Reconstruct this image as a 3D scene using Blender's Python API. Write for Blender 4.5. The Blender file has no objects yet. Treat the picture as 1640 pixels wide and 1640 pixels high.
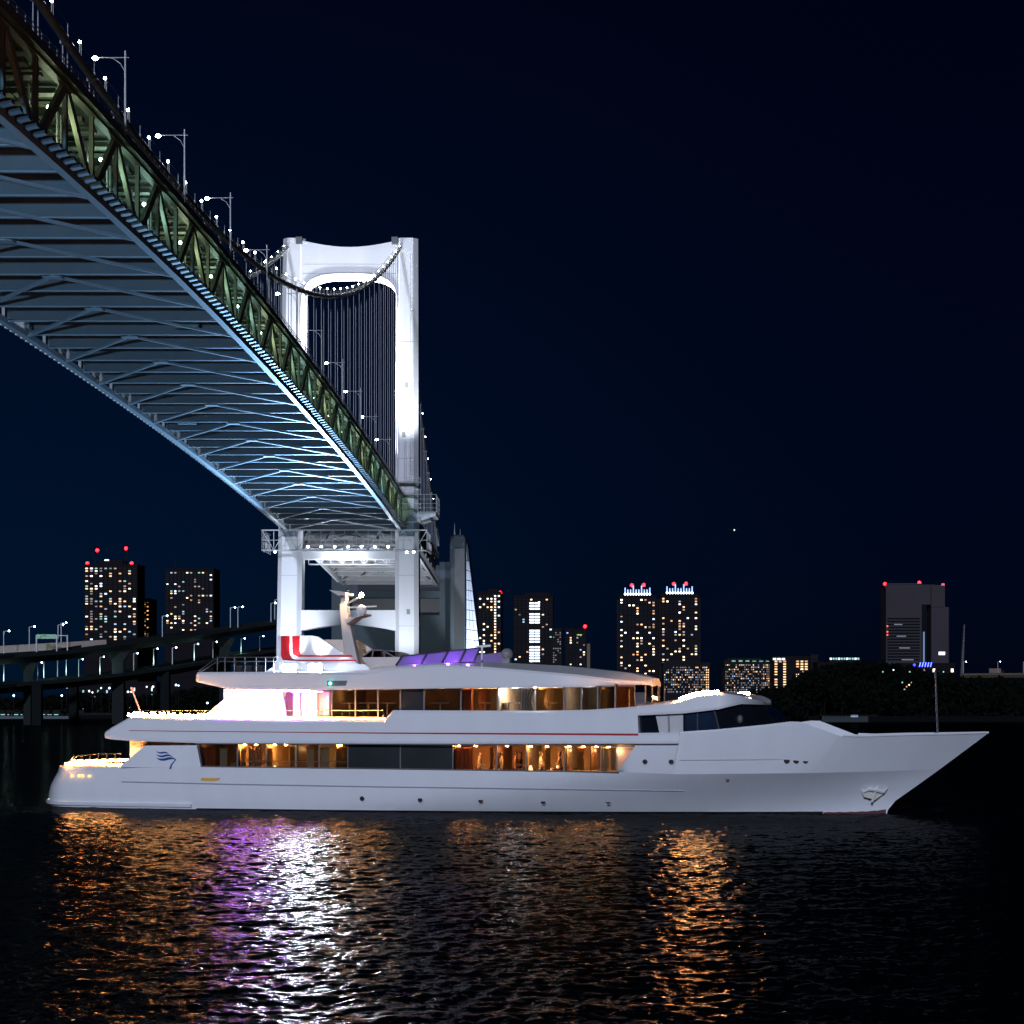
import bpy, bmesh, math, random
from mathutils import Vector, Matrix
R = math.radians
random.seed(7)
SC = bpy.context.scene
COL = SC.collection
F, VX, HY, CH = 3070.0, 947.0, 1136.0, 5.6      # focal length and vanishing point in photo pixels, eye height

# ------------------------------------------------------------------ camera, world, fill light, exposure
cam_d = bpy.data.cameras.new('camera'); cam = bpy.data.objects.new('camera', cam_d); COL.objects.link(cam)
cam.location = (0, 0, CH); cam.rotation_euler = (R(90), 0, 0)
cam_d.sensor_width = 36; cam_d.lens = 36*F/1640
cam_d.shift_x = -(VX-820)/1640; cam_d.shift_y = (HY-820)/1640
cam_d.clip_start = 0.5; cam_d.clip_end = 20000
SC.camera = cam
SUN_EL, SUN_AZ = 17.0, 173.0                     # low cool light from behind the camera, a little to the left
W = bpy.data.worlds.new('World'); SC.world = W; W.use_nodes = True
nt = W.node_tree; nt.nodes.clear()
out = nt.nodes.new('ShaderNodeOutputWorld'); bg = nt.nodes.new('ShaderNodeBackground')
sky = nt.nodes.new('ShaderNodeTexSky'); sky.sky_type = 'NISHITA'; sky.sun_disc = False
sky.sun_elevation = R(SUN_EL); sky.sun_rotation = R(180+7)
tint = nt.nodes.new('ShaderNodeMix'); tint.data_type = 'RGBA'; tint.blend_type = 'MULTIPLY'; tint.inputs[0].default_value = 1
tint.inputs[7].default_value = (.00003, .00018, .0009, 1)
nt.links.new(sky.outputs[0], tint.inputs[6])
tc = nt.nodes.new('ShaderNodeTexCoord'); sep = nt.nodes.new('ShaderNodeSeparateXYZ'); nt.links.new(tc.outputs['Generated'], sep.inputs[0])
# city glow: a broad navy glow above the bridge that fades to near black on the open-water side
mx = nt.nodes.new('ShaderNodeMapRange'); mx.inputs[1].default_value = -.30; mx.inputs[2].default_value = .22
mx.inputs[3].default_value = 1; mx.inputs[4].default_value = .12; mx.interpolation_type = 'SMOOTHSTEP'
nt.links.new(sep.outputs[0], mx.inputs[0])
mz = nt.nodes.new('ShaderNodeMapRange'); mz.inputs[1].default_value = .0; mz.inputs[2].default_value = .42
mz.inputs[3].default_value = 1; mz.inputs[4].default_value = .12; mz.interpolation_type = 'SMOOTHSTEP'
nt.links.new(sep.outputs[2], mz.inputs[0])
mm = nt.nodes.new('ShaderNodeMath'); mm.operation = 'MULTIPLY'; nt.links.new(mx.outputs[0], mm.inputs[0]); nt.links.new(mz.outputs[0], mm.inputs[1])
glow = nt.nodes.new('ShaderNodeMix'); glow.data_type = 'RGBA'
glow.inputs[6].default_value = (.0001, .0003, .0020, 1); glow.inputs[7].default_value = (.0003, .0050, .0172, 1)
nt.links.new(mm.outputs[0], glow.inputs[0])
add = nt.nodes.new('ShaderNodeMix'); add.data_type = 'RGBA'; add.blend_type = 'ADD'; add.inputs[0].default_value = 1
nt.links.new(tint.outputs[2], add.inputs[6]); nt.links.new(glow.outputs[2], add.inputs[7])
nt.links.new(add.outputs[2], bg.inputs[0]); bg.inputs[1].default_value = 1.0
nt.links.new(bg.outputs[0], out.inputs[0])
sun_d = bpy.data.lights.new('hull_fill_light', 'SUN'); sun_d.energy = 1.9; sun_d.angle = R(2); sun_d.color = (.70, .78, 1)
sun = bpy.data.objects.new('hull_fill_light', sun_d); COL.objects.link(sun)  # added sun lamp that lights the hull in place of quay lamps
az = R(7)                                       # light travels towards +Y and slightly +X
d = Vector((math.sin(az)*math.cos(R(SUN_EL)), math.cos(az)*math.cos(R(SUN_EL)), -math.sin(R(SUN_EL))))
sun.rotation_euler = d.to_track_quat('-Z', 'Y').to_euler()
SC.render.engine = 'CYCLES'
SC.view_settings.view_transform = 'Standard'; SC.view_settings.look = 'None'
SC.view_settings.exposure = 0; SC.view_settings.gamma = 1; SC.view_settings.use_curve_mapping = False
cy = SC.cycles
cy.use_denoising = True; cy.sample_clamp_indirect = 6; cy.sample_clamp_direct = 0
cy.max_bounces = 6; cy.diffuse_bounces = 2; cy.glossy_bounces = 3; cy.transmission_bounces = 4; cy.transparent_max_bounces = 12
cy.caustics_reflective = True; cy.caustics_refractive = False; cy.blur_glossy = 0.3

# ------------------------------------------------------------------ helpers
MAT = {}
def mat(name, col, rough=.5, metal=0, var=.12, scale=3.0, bump=0, spec=.5, coat=0, streak=False):
    if name in MAT: return MAT[name]
    m = bpy.data.materials.new(name); m.use_nodes = True; n = m.node_tree; b = n.nodes['Principled BSDF']
    b.inputs['Roughness'].default_value = rough; b.inputs['Metallic'].default_value = metal
    b.inputs['Specular IOR Level'].default_value = spec; b.inputs['Coat Weight'].default_value = coat
    t = n.nodes.new('ShaderNodeTexCoord'); mp = n.nodes.new('ShaderNodeMapping')
    if streak: mp.inputs['Scale'].default_value = (1, 1, .12)
    n.links.new(t.outputs['Object'], mp.inputs[0])
    no = n.nodes.new('ShaderNodeTexNoise'); no.inputs['Scale'].default_value = scale; no.inputs['Detail'].default_value = 5
    n.links.new(mp.outputs[0], no.inputs[0])
    mi = n.nodes.new('ShaderNodeMix'); mi.data_type = 'RGBA'
    mi.inputs[6].default_value = tuple(c*(1-var) for c in col)+(1,); mi.inputs[7].default_value = tuple(min(1, c*(1+var)) for c in col)+(1,)
    n.links.new(no.outputs[0], mi.inputs[0]); n.links.new(mi.outputs[2], b.inputs['Base Color'])
    if bump:
        bn = n.nodes.new('ShaderNodeBump'); bn.inputs['Strength'].default_value = bump; bn.inputs['Distance'].default_value = .05
        n.links.new(no.outputs[0], bn.inputs['Height']); n.links.new(bn.outputs[0], b.inputs['Normal'])
    MAT[name] = m; return m
def emat(name, col, strength, sample=True):
    if name in MAT: return MAT[name]
    m = bpy.data.materials.new(name); m.use_nodes = True; b = m.node_tree.nodes['Principled BSDF']
    b.inputs['Base Color'].default_value = (.3, .3, .3, 1)
    b.inputs['Emission Color'].default_value = tuple(col)+(1,); b.inputs['Emission Strength'].default_value = strength
    if not sample: m.cycles.emission_sampling = 'NONE'
    MAT[name] = m; return m
def glass(name, col, trans, rough=.03):
    if name in MAT: return MAT[name]
    m = bpy.data.materials.new(name); m.use_nodes = True; n = m.node_tree; n.nodes.clear()
    o = n.nodes.new('ShaderNodeOutputMaterial'); t = n.nodes.new('ShaderNodeBsdfTransparent'); g = n.nodes.new('ShaderNodeBsdfGlossy')
    t.inputs[0].default_value = tuple(trans)+(1,); g.inputs[0].default_value = tuple(col)+(1,); g.inputs['Roughness'].default_value = rough
    lw = n.nodes.new('ShaderNodeFresnel'); lw.inputs[0].default_value = 1.45; mi = n.nodes.new('ShaderNodeMixShader')
    n.links.new(lw.outputs[0], mi.inputs[0]); n.links.new(t.outputs[0], mi.inputs[1]); n.links.new(g.outputs[0], mi.inputs[2])
    n.links.new(mi.outputs[0], o.inputs[0]); MAT[name] = m; return m

def tag(o, label=None, cat=None, group=None, kind=None):
    if label: o['label'] = label
    if cat: o['category'] = cat
    if group: o['group'] = group
    if kind: o['kind'] = kind
    return o
def empty(name, loc=(0, 0, 0), rz=0, parent=None):
    o = bpy.data.objects.new(name, None); COL.objects.link(o); o.location = loc; o.rotation_euler = (0, 0, rz); o.parent = parent
    o.empty_display_size = .3
    return o
class MB:
    def __init__(s): s.v = []; s.f = []; s.sm = []
    def add(s, vs, fs, smooth=False):
        k = len(s.v); s.v += [tuple(v) for v in vs]; s.f += [tuple(i+k for i in f) for f in fs]; s.sm += [smooth]*len(fs); return s
    def box(s, x0, x1, y0, y1, z0, z1):
        return s.add([(x, y, z) for z in (z0, z1) for y in (y0, y1) for x in (x0, x1)],
                     [(0, 2, 3, 1), (4, 5, 7, 6), (0, 1, 5, 4), (2, 6, 7, 3), (0, 4, 6, 2), (1, 3, 7, 5)])
    def bar(s, p, q, w, h=None, up=(0, 0, 1)):
        p, q = Vector(p), Vector(q); h = h or w; a = (q-p).normalized(); u = Vector(up)
        if abs(a.dot(u)) > .98: u = Vector((0, 1, 0))
        x = a.cross(u).normalized()*w/2; y = x.cross(a).normalized()*h/2
        vs = [e+i*x+j*y for e in (p, q) for i, j in ((-1, -1), (1, -1), (1, 1), (-1, 1))]
        return s.add(vs, [(3, 2, 1, 0), (4, 5, 6, 7)]+[(i, (i+1) % 4, (i+1) % 4+4, i+4) for i in range(4)])
    def tube(s, pts, r, n=8, caps=True):
        pts = [Vector(p) for p in pts]; rr = r if isinstance(r, (list, tuple)) else [r]*len(pts); k = []
        for i, p in enumerate(pts):
            a = (pts[min(i+1, len(pts)-1)]-pts[max(i-1, 0)]).normalized(); u = Vector((0, 0, 1)) if abs(a.z) < .9 else Vector((0, 1, 0))
            x = a.cross(u).normalized(); y = a.cross(x)
            k += [p+rr[i]*(math.cos(2*math.pi*j/n)*x+math.sin(2*math.pi*j/n)*y) for j in range(n)]
        fs = [(i*n+j, (i+1)*n+j, (i+1)*n+(j+1) % n, i*n+(j+1) % n) for i in range(len(pts)-1) for j in range(n)]
        s.add(k, fs, True)
        if caps: s.add(k[:n], [tuple(range(n))]); s.add(k[-n:], [tuple(range(n))[::-1]])
        return s
    def ball(s, c, r, n=8, m=6, sz=1):
        vs = [(c[0], c[1], c[2]+r*sz)]+[(c[0]+r*math.sin(math.pi*i/m)*math.cos(2*math.pi*j/n), c[1]+r*math.sin(math.pi*i/m)*math.sin(2*math.pi*j/n),
              c[2]+r*sz*math.cos(math.pi*i/m)) for i in range(1, m) for j in range(n)]+[(c[0], c[1], c[2]-r*sz)]
        fs = [(0, 1+j, 1+(j+1) % n) for j in range(n)]
        fs += [(1+i*n+j, 1+(i+1)*n+j, 1+(i+1)*n+(j+1) % n, 1+i*n+(j+1) % n) for i in range(m-2) for j in range(n)]
        b = 1+(m-2)*n; fs += [(b+j, len(vs)-1, b+(j+1) % n) for j in range(n)]
        return s.add(vs, fs, True)
    def prism(s, poly, ax, a0, a1):            # polygon extruded along an axis; poly holds the other two coordinates
        def P(p, a): return {'x': (a, p[0], p[1]), 'y': (p[0], a, p[1]), 'z': (p[0], p[1], a)}[ax]
        n = len(poly)
        return s.add([P(p, a0) for p in poly]+[P(p, a1) for p in poly],
                     [tuple(range(n)), tuple(range(2*n-1, n-1, -1))]+[(i, i+n, (i+1) % n+n, (i+1) % n) for i in range(n)])
    def loft(s, rings, closed=True, caps=True, smooth=True):
        n = len(rings[0]); vs = [p for r in rings for p in r]; m = n if closed else n-1
        s.add(vs, [(i*n+j, (i+1)*n+j, (i+1)*n+(j+1) % n, i*n+(j+1) % n) for i in range(len(rings)-1) for j in range(m)], smooth)
        if caps and closed: s.add(rings[0], [tuple(range(n))]); s.add(rings[-1], [tuple(range(n))[::-1]])
        return s
    def build(s, name, m, parent=None, loc=None, bevel=0, fix=True):
        me = bpy.data.meshes.new(name); me.from_pydata(s.v, [], s.f)
        me.polygons.foreach_set('use_smooth', s.sm)
        if fix:
            b = bmesh.new(); b.from_mesh(me); bmesh.ops.remove_doubles(b, verts=b.verts, dist=1e-4)
            bmesh.ops.recalc_face_normals(b, faces=b.faces)
            b.to_mesh(me); b.free()
        if isinstance(m, (list, tuple)):
            for x in m: me.materials.append(x)
        else: me.materials.append(m)
        o = bpy.data.objects.new(name, me); COL.objects.link(o); o.parent = parent
        if any(s.sm): me.set_sharp_from_angle(angle=R(38))
        if loc: o.location = loc
        if bevel:
            md = o.modifiers.new('bevel', 'BEVEL'); md.width = bevel; md.segments = 2; md.limit_method = 'ANGLE'
        return o
UNIT = {}
def member(name, p, q, w, h, m, parent):      # a straight steel member on shared mesh data
    if m.name not in UNIT:
        o = MB().box(-.5, .5, -.5, .5, 0, 1).build(name, m); UNIT[m.name] = o.data; bpy.data.objects.remove(o)
    p, q = Vector(p), Vector(q); a = (q-p); L = a.length; a.normalize()
    u = Vector((1, 0, 0)) if abs(a.x) < .95 else Vector((0, 1, 0))
    y = a.cross(u).normalized(); x = y.cross(a)
    o = bpy.data.objects.new(name, UNIT[m.name]); COL.objects.link(o); o.parent = parent
    o.matrix_local = Matrix.Translation(p) @ Matrix((x, y, a)).transposed().to_4x4() @ Matrix.Diagonal((w, h, L, 1))
    return o
def dup(o, loc=None, parent=None):
    c = o.copy(); COL.objects.link(c)
    if parent is not None: c.parent = parent
    if loc is not None: c.location = loc
    for ch in o.children: dup(ch, parent=c)
    return c
def spot(name, loc, aim, power, col, size=60, blend=.6, rad=.3, parent=None):
    l = bpy.data.lights.new(name, 'SPOT'); l.energy = power; l.color = col; l.spot_size = R(size); l.spot_blend = blend; l.shadow_soft_size = rad
    o = bpy.data.objects.new(name, l); COL.objects.link(o); o.location = loc
    o.rotation_euler = (Vector(aim)-Vector(loc)).to_track_quat('-Z', 'Y').to_euler(); o.parent = parent; return o
def point(name, loc, power, col, rad=.1, parent=None):
    l = bpy.data.lights.new(name, 'POINT'); l.energy = power; l.color = col; l.shadow_soft_size = rad
    o = bpy.data.objects.new(name, l); COL.objects.link(o); o.location = loc; o.parent = parent; return o
def wx(px, Y): return (px-VX)*Y/F
def wz(py, Y): return CH+(HY-py)*Y/F
def interp(pts, x):
    if x <= pts[0][0]: return pts[0][1]
    for (a, b), (c, e) in zip(pts, pts[1:]):
        if x <= c: return b+(e-b)*(x-a)/(c-a) if c > a else e
    return pts[-1][1]

# ------------------------------------------------------------------ materials
M_STEEL = mat('painted_steel', (.42, .44, .47), .45, 0, .16, .5, streak=True)
M_STEELD = mat('dark_painted_steel', (.22, .235, .22), .55, 0, .25, .6, streak=True)
M_TOWER = mat('white_tower_paint', (.60, .61, .64), .5, 0, .14, .22, streak=True)
M_PLATE = mat('deck_plate', (.16, .16, .165), .6, 0, .2, .3)
M_CONC = mat('grey_concrete', (.030, .045, .056), .85, 0, .15, .1, bump=.3)
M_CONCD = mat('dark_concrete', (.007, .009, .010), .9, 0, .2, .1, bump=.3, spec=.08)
M_CABLE = mat('cable_paint', (.24, .25, .24), .5, 0, .12, 1)
M_ROPE = mat('hanger_rope', (.2, .21, .24), .5, 0, .1, 2)
M_DARK = mat('black_metal', (.012, .013, .015), .45, 0, .2, 4)
M_BULB = emat('white_bulb', (1, .97, .92), 55, False)
M_HEAD = emat('street_light_lens', (.9, .95, 1), 90)
M_WALK = emat('walkway_bulb', (.75, 1, .85), 25, False)

# ------------------------------------------------------------------ water, land
def build_water():
    m = bpy.data.materials.new('bay_water'); m.use_nodes = True; n = m.node_tree; b = n.nodes['Principled BSDF']
    b.inputs['Base Color'].default_value = (.0008, .0022, .003, 1); b.inputs['Roughness'].default_value = .04
    b.inputs['IOR'].default_value = 1.30; b.inputs['Specular IOR Level'].default_value = .045
    t = n.nodes.new('ShaderNodeTexCoord'); prev = None
    for sc, amp, det, rot, stx in ((2.8, .030, 3, 10, .75), (8.0, .016, 2, -5, .8)):
        mp = n.nodes.new('ShaderNodeMapping'); mp.inputs['Rotation'].default_value[2] = R(rot); mp.inputs['Scale'].default_value = (stx, 1, 1)
        n.links.new(t.outputs['Object'], mp.inputs[0])
        no = n.nodes.new('ShaderNodeTexNoise'); no.inputs['Scale'].default_value = sc; no.inputs['Detail'].default_value = det
        no.inputs['Distortion'].default_value = .4; n.links.new(mp.outputs[0], no.inputs[0])
        mu = n.nodes.new('ShaderNodeMath'); mu.operation = 'MULTIPLY'; mu.inputs[1].default_value = amp; n.links.new(no.outputs[0], mu.inputs[0])
        if prev:
            ad = n.nodes.new('ShaderNodeMath'); ad.operation = 'ADD'; n.links.new(prev.outputs[0], ad.inputs[0]); n.links.new(mu.outputs[0], ad.inputs[1]); prev = ad
        else: prev = mu
    # beyond the modelled wavelets the same chop continues as relief
    sp = n.nodes.new('ShaderNodeSeparateXYZ'); n.links.new(t.outputs['Object'], sp.inputs[0])
    mk = n.nodes.new('ShaderNodeMapRange'); mk.inputs[1].default_value = 104; mk.inputs[2].default_value = 128; mk.inputs[4].default_value = 1.3
    n.links.new(sp.outputs[1], mk.inputs[0])
    nf = n.nodes.new('ShaderNodeTexNoise'); nf.inputs['Scale'].default_value = .9; nf.inputs['Detail'].default_value = 4; n.links.new(t.outputs['Object'], nf.inputs[0])
    mf = n.nodes.new('ShaderNodeMath'); mf.operation = 'MULTIPLY'; n.links.new(nf.outputs[0], mf.inputs[0]); n.links.new(mk.outputs[0], mf.inputs[1])
    af = n.nodes.new('ShaderNodeMath'); af.operation = 'ADD'; n.links.new(prev.outputs[0], af.inputs[0]); n.links.new(mf.outputs[0], af.inputs[1]); prev = af
    bn = n.nodes.new('ShaderNodeBump'); bn.inputs['Strength'].default_value = 1; bn.inputs['Distance'].default_value = 1.0
    n.links.new(prev.outputs[0], bn.inputs['Height']); n.links.new(bn.outputs[0], b.inputs['Normal'])
    b.inputs['Specular IOR Level'].default_value = 0
    gl = n.nodes.new('ShaderNodeBsdfGlossy'); gl.inputs['Roughness'].default_value = .075; n.links.new(bn.outputs[0], gl.inputs['Normal'])
    fr = n.nodes.new('ShaderNodeFresnel'); fr.inputs[0].default_value = 1.33; n.links.new(bn.outputs[0], fr.inputs['Normal'])
    fm = n.nodes.new('ShaderNodeMapRange'); fm.inputs[1].default_value = 0; fm.inputs[2].default_value = .5; fm.inputs[3].default_value = .018; fm.inputs[4].default_value = .10
    n.links.new(fr.outputs[0], fm.inputs[0]); ms = n.nodes.new('ShaderNodeMixShader'); n.links.new(fm.outputs[0], ms.inputs[0])
    n.links.new(b.outputs[0], ms.inputs[1]); n.links.new(gl.outputs[0], ms.inputs[2]); n.links.new(ms.outputs[0], n.nodes['Material Output'].inputs[0])
    # wave field: many short-crested wavelets on a grid that is dense where the waves can be seen
    import numpy as np
    g = np.random.default_rng(4)
    ys = np.concatenate([[-200, 0, 14, 22], np.arange(26, 104, .105), 104+(8900)*(np.linspace(0, 1, 50)[1:])**3])
    ts = np.linspace(-.46, .36, 560); tt = np.concatenate([[-9000], ts, [9000]])
    T, Yg = np.meshgrid(tt, ys); Xg = np.where(np.abs(T) > 1, T, T*np.maximum(Yg, 22))
    H = np.zeros_like(Xg)
    for lo, hi, sl, n in ((.27, .5, .185, 26), (.5, .9, .145, 22), (.9, 1.8, .07, 16), (1.8, 3.5, .035, 12), (3.5, 8, .022, 8)):
        for _ in range(n):
            L = lo*(hi/lo)**g.random(); k = 2*np.pi/L; th = R(78)+g.normal(0, .95); ph = g.random()*6.28
            env = .65+.35*np.sin(Xg*k*.11*g.normal()+Yg*k*.07*g.normal()+g.random()*6)
            H += sl*np.sqrt(2/n)/k*np.sin(k*(Xg*np.cos(th)+Yg*np.sin(th))+ph+.6*np.sin(k*.23*Xg+ph*2))*env
    fade = np.clip((Yg-24)/3, 0, 1)*np.clip((128-Yg)/25, 0, 1)*(np.abs(T) < 1)
    H = np.maximum(H*fade, -.12)
    nr, nc = Xg.shape; V = np.stack([Xg, Yg, H], -1).reshape(-1, 3).astype('f4')
    ii = np.arange(nr*nc).reshape(nr, nc); Q = np.stack([ii[:-1, :-1], ii[:-1, 1:], ii[1:, 1:], ii[1:, :-1]], -1).reshape(-1, 4)
    me = bpy.data.meshes.new('water'); me.vertices.add(len(V)); me.vertices.foreach_set('co', V.ravel())
    me.loops.add(Q.size); me.loops.foreach_set('vertex_index', Q.ravel().astype('i4')); me.polygons.add(len(Q))
    me.polygons.foreach_set('loop_start', np.arange(0, Q.size, 4, dtype='i4')); me.polygons.foreach_set('use_smooth', np.ones(len(Q), dtype=bool))
    me.update(); me.materials.append(m); o = bpy.data.objects.new('water', me); COL.objects.link(o)
    tag(o, kind='structure')
build_water()

# ------------------------------------------------------------------ suspension bridge
XR, XL, XC = -49.0, -78.0, -63.5
YT, PNL = 496.0, 9.5
def zb(Y): return 57.1-(2.0e-4 if Y < 265 else 1.05e-4)*(Y-265)**2          # underside of the stiffening truss
def zcab(Y):
    if Y <= YT: return 67.2+(Y-211)**2*7.2e-4
    t = (Y-YT)/118; return 125.7-67.5*t-7*t*(1-t)*2
TH, FBD = 8.2, 2.1                                 # truss height, floor beam depth
bridge = tag(empty('suspension_bridge', (XC, YT, 0)), 'long double-deck suspension bridge with floodlit white tower, seen from below', 'bridge')
BO = Vector((XC, YT, 0))
def bl(x, y, z): return (x-BO.x, y-BO.y, z)
def bm(name, p, q, w, h, m): return member(name, bl(*p), bl(*q), w, h, m, bridge)
NM = 41
def build_truss():
    fb = None; brk = None
    ys = [YT-4-PNL*i for i in range(NM+1)]
    side = [YT+4+PNL*i for i in range(12)]
    for seq, d in ((ys, -1), (side, 1)):
        for i, Y in enumerate(seq):
            z = zb(Y)
            # floor beam: haunched web plus bottom flange
            if fb is None:
                w = MB().prism([(XL+.5-XC, .35), (XL+2.2-XC, .12), (XR-2.2-XC, .12), (XR-.5-XC, .35), (XR-.5-XC, FBD), (XL+.5-XC, FBD)], 'y', -.04, .04)
                fb = w.build('floor_beam', M_PLATE, bridge)
                MB().box(XL+.6-XC, XR-.6-XC, -.26, .26, .0, .1).build('flange', M_STEEL, fb)
                o = fb
            else: o = dup(fb, parent=bridge)
            o.location = bl(XC, Y, z)
            if i+1 < len(seq):
                Y2 = seq[i+1]; z2 = zb(Y2)
                for X, s in ((XR, 1), (XL, -1)):
                    bm('bottom_chord', (X, Y, z+.1), (X, Y2, z2+.1), .85, .8, M_STEEL)
                    bm('top_chord', (X, Y, z+TH), (X, Y2, z2+TH), .8, .7, M_STEELD)
                    a, b_ = (z+.3, z2+TH) if i % 2 == 0 else (z+TH, z2+.3)
                    bm('truss_diagonal', (X, Y, a), (X, Y2, b_), .42, .95, mat('diagonal_paint', (.34, .36, .30), .5, 0, .2, .7, streak=True))
                    bm('truss_vertical', (X, Y, z+.5), (X, Y, z+TH-.3), .4, .55, M_STEELD)
                    if s > 0:
                        for q in (.22, .36):
                            yq = Y+(Y2-Y)*q; zq = zb(yq); bm('screen_post', (X-2.4, yq, zq+FBD+.3), (X-2.4, yq, zq+TH-.9), .12, .55, M_STEEL)
                        bm('cross_beam', (XL+.8, Y, z+TH-.75), (XR-.8, Y, z+TH-.75), 1.2, .5, M_STEELD)
                        bm('cross_beam', (XL+.8, (Y+Y2)/2, (z+z2)/2+TH-.5), (XR-.8, (Y+Y2)/2, (z+z2)/2+TH-.5), .7, .3, M_STEELD)
                        bm('walkway_rail', (X-.9, Y, z+FBD+1.4), (X-.9, Y2, z2+FBD+1.4), .08, .08, M_STEEL)
                    # edge walkway brackets below the outer rail
                    if s > 0:
                        for k in range(4):
                            yb = Y+(Y2-Y)*k/4; zz = z+(z2-z)*k/4
                            if brk is None:
                                brk = MB().prism([(0, .1), (1.15, .35), (1.15, .7), (0, .7)], 'y', -.42, .42).build('bracket', mat('bracket_grey', (.07, .075, .085), .5, spec=.2), bridge); o = brk
                            else: o = dup(brk, parent=bridge)
                            o.location = bl(X+.45, yb, zz+.1)
                if i % 2 == 0 and i+2 < len(seq):
                    Y3 = seq[i+2]; z3 = zb(Y3)
                    ya, yb = (Y3, Y) if d < 0 else (Y, Y3)
                    za, zz = zb(ya), zb(yb)
                    MB().box(-1.1, 1.1, -.8, .8, -.36, -.29).build('gusset_plate', M_STEEL, bridge, loc=bl(XC, ya, za))
                    for X in (XR-.4, XL+.4):
                        bm('wind_brace', (XC, ya, za-.12), (X, yb, zz-.12), .42, .3, M_STEEL)
        # deck ribbons
        for nm, x0, x1, o0, o1, m in (('lower_deck', XL+.6, XR-.6, FBD+.01, FBD+.35, M_PLATE), ('upper_deck', XL-.9, XR+.9, TH-.1, TH+.25, mat('upper_deck_soffit', (.10, .11, .10), .7))):
            L = [seq[0]+(seq[-1]-seq[0])*k/30 for k in range(31)]
            MB().loft([[bl(x0, y, zb(y)+o0), bl(x1, y, zb(y)+o0), bl(x1, y, zb(y)+o1), bl(x0, y, zb(y)+o1)] for y in L], smooth=False).build(nm, m, bridge)
        L = [seq[0]+(seq[-1]-seq[0])*k/30 for k in range(31)]
        for X, s in ((XR+1.0, 1), (XL-1.0, -1)):
            MB().loft([[bl(X-.05, y, zb(y)+TH-.2), bl(X+.05, y, zb(y)+TH-.2), bl(X+.05, y, zb(y)+TH+.65), bl(X-.05, y, zb(y)+TH+.65)] for y in L], smooth=False).build('edge_parapet', M_STEELD, bridge)
            mb = MB()
            for h in (1.0, 1.4):
                mb.tube([bl(X, y, zb(y)+TH+h) for y in L], .05, 5)
            n = int(abs(seq[-1]-seq[0])/2.4)
            for k in range(n):
                y = seq[0]+(seq[-1]-seq[0])*k/n; mb.bar(bl(X, y, zb(y)+TH+.6), bl(X, y, zb(y)+TH+1.4), .06)
            tag(mb.build('guard_rail', M_STEELD, bridge), kind='stuff')
        # left-hand brackets, one joined strip
        mb = MB(); n = int(abs(seq[-1]-seq[0])/2.375)
        for k in range(n):
            y = seq[0]+(seq[-1]-seq[0])*k/n; z = zb(y)
            x = XL-.45-BO.x; mb.add([(x, y-YT-.5, z+.2), (x-1.5, y-YT-.5, z+.45), (x-1.5, y-YT-.5, z+.85), (x, y-YT-.5, z+.85), (x, y-YT+.5, z+.2), (x-1.5, y-YT+.5, z+.45), (x-1.5, y-YT+.5, z+.85), (x, y-YT+.5, z+.85)],
                   [(0, 1, 2, 3), (7, 6, 5, 4), (0, 4, 5, 1), (1, 5, 6, 2)])
        tag(mb.build('bracket_row', M_STEEL, bridge), kind='stuff')
    # equipment hung under the deck
    for px, Y in ((30, 262), (300, 262), (300, 345), (435, 400)):
        x = wx(px, Y); z = zb(Y)
        MB().box(-1.6, 1.6, -.5, .5, -.9, 0).box(-1.3, -.2, -.55, -.5, -.8, -.1).box(.2, 1.3, -.55, -.5, -.8, -.1).build('inspection_box', M_STEELD, bridge, loc=bl(x, Y, z+1.4))
    # hangers and cables
    for X in (XR, XL):
        L = [YT-NM*PNL+k*(NM*PNL)/80 for k in range(81)]
        MB().tube([bl(X, y, zcab(y)) for y in L], .42, 12).build('main_cable', M_CABLE, bridge)
        MB().tube([bl(X, YT+118*k/20, zcab(YT+118*k/20)) for k in range(21)], .42, 12).build('main_cable', M_CABLE, bridge)
        mb = MB()
        for s in (-.45, .45):
            mb.tube([bl(X+s, y, zcab(y)+1.25) for y in L], .035, 4)
            mb.tube([bl(X+s, YT+118*k/20, zcab(YT+118*k/20)+1.25) for k in range(21)], .035, 4)
            for i in range(NM*2): y = YT-PNL*i/2; mb.bar(bl(X+s, y, zcab(y)), bl(X+s, y, zcab(y)+1.25), .05)
        tag(mb.build('cable_hand_rope', M_CABLE, bridge), kind='stuff')
        for i in list(range(-11, 0))+list(range(1, NM)):
            Y = YT-PNL*i+(4 if i < 0 else -4); zt, z0 = zcab(Y), zb(Y)+TH
            if zt-z0 < .8: continue
            o = MB().bar(bl(X-.22, Y, z0), bl(X-.22, Y, zt), .10).bar(bl(X+.22, Y, z0), bl(X+.22, Y, zt), .10).build('hanger', M_ROPE, bridge, fix=False)
            if i > 0 or X == XR: MB().box(-.42, .42, -.3, .3, -.45, .4).build('cable_band', M_CABLE, o, loc=bl(X, Y, zt))
build_truss()

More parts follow.
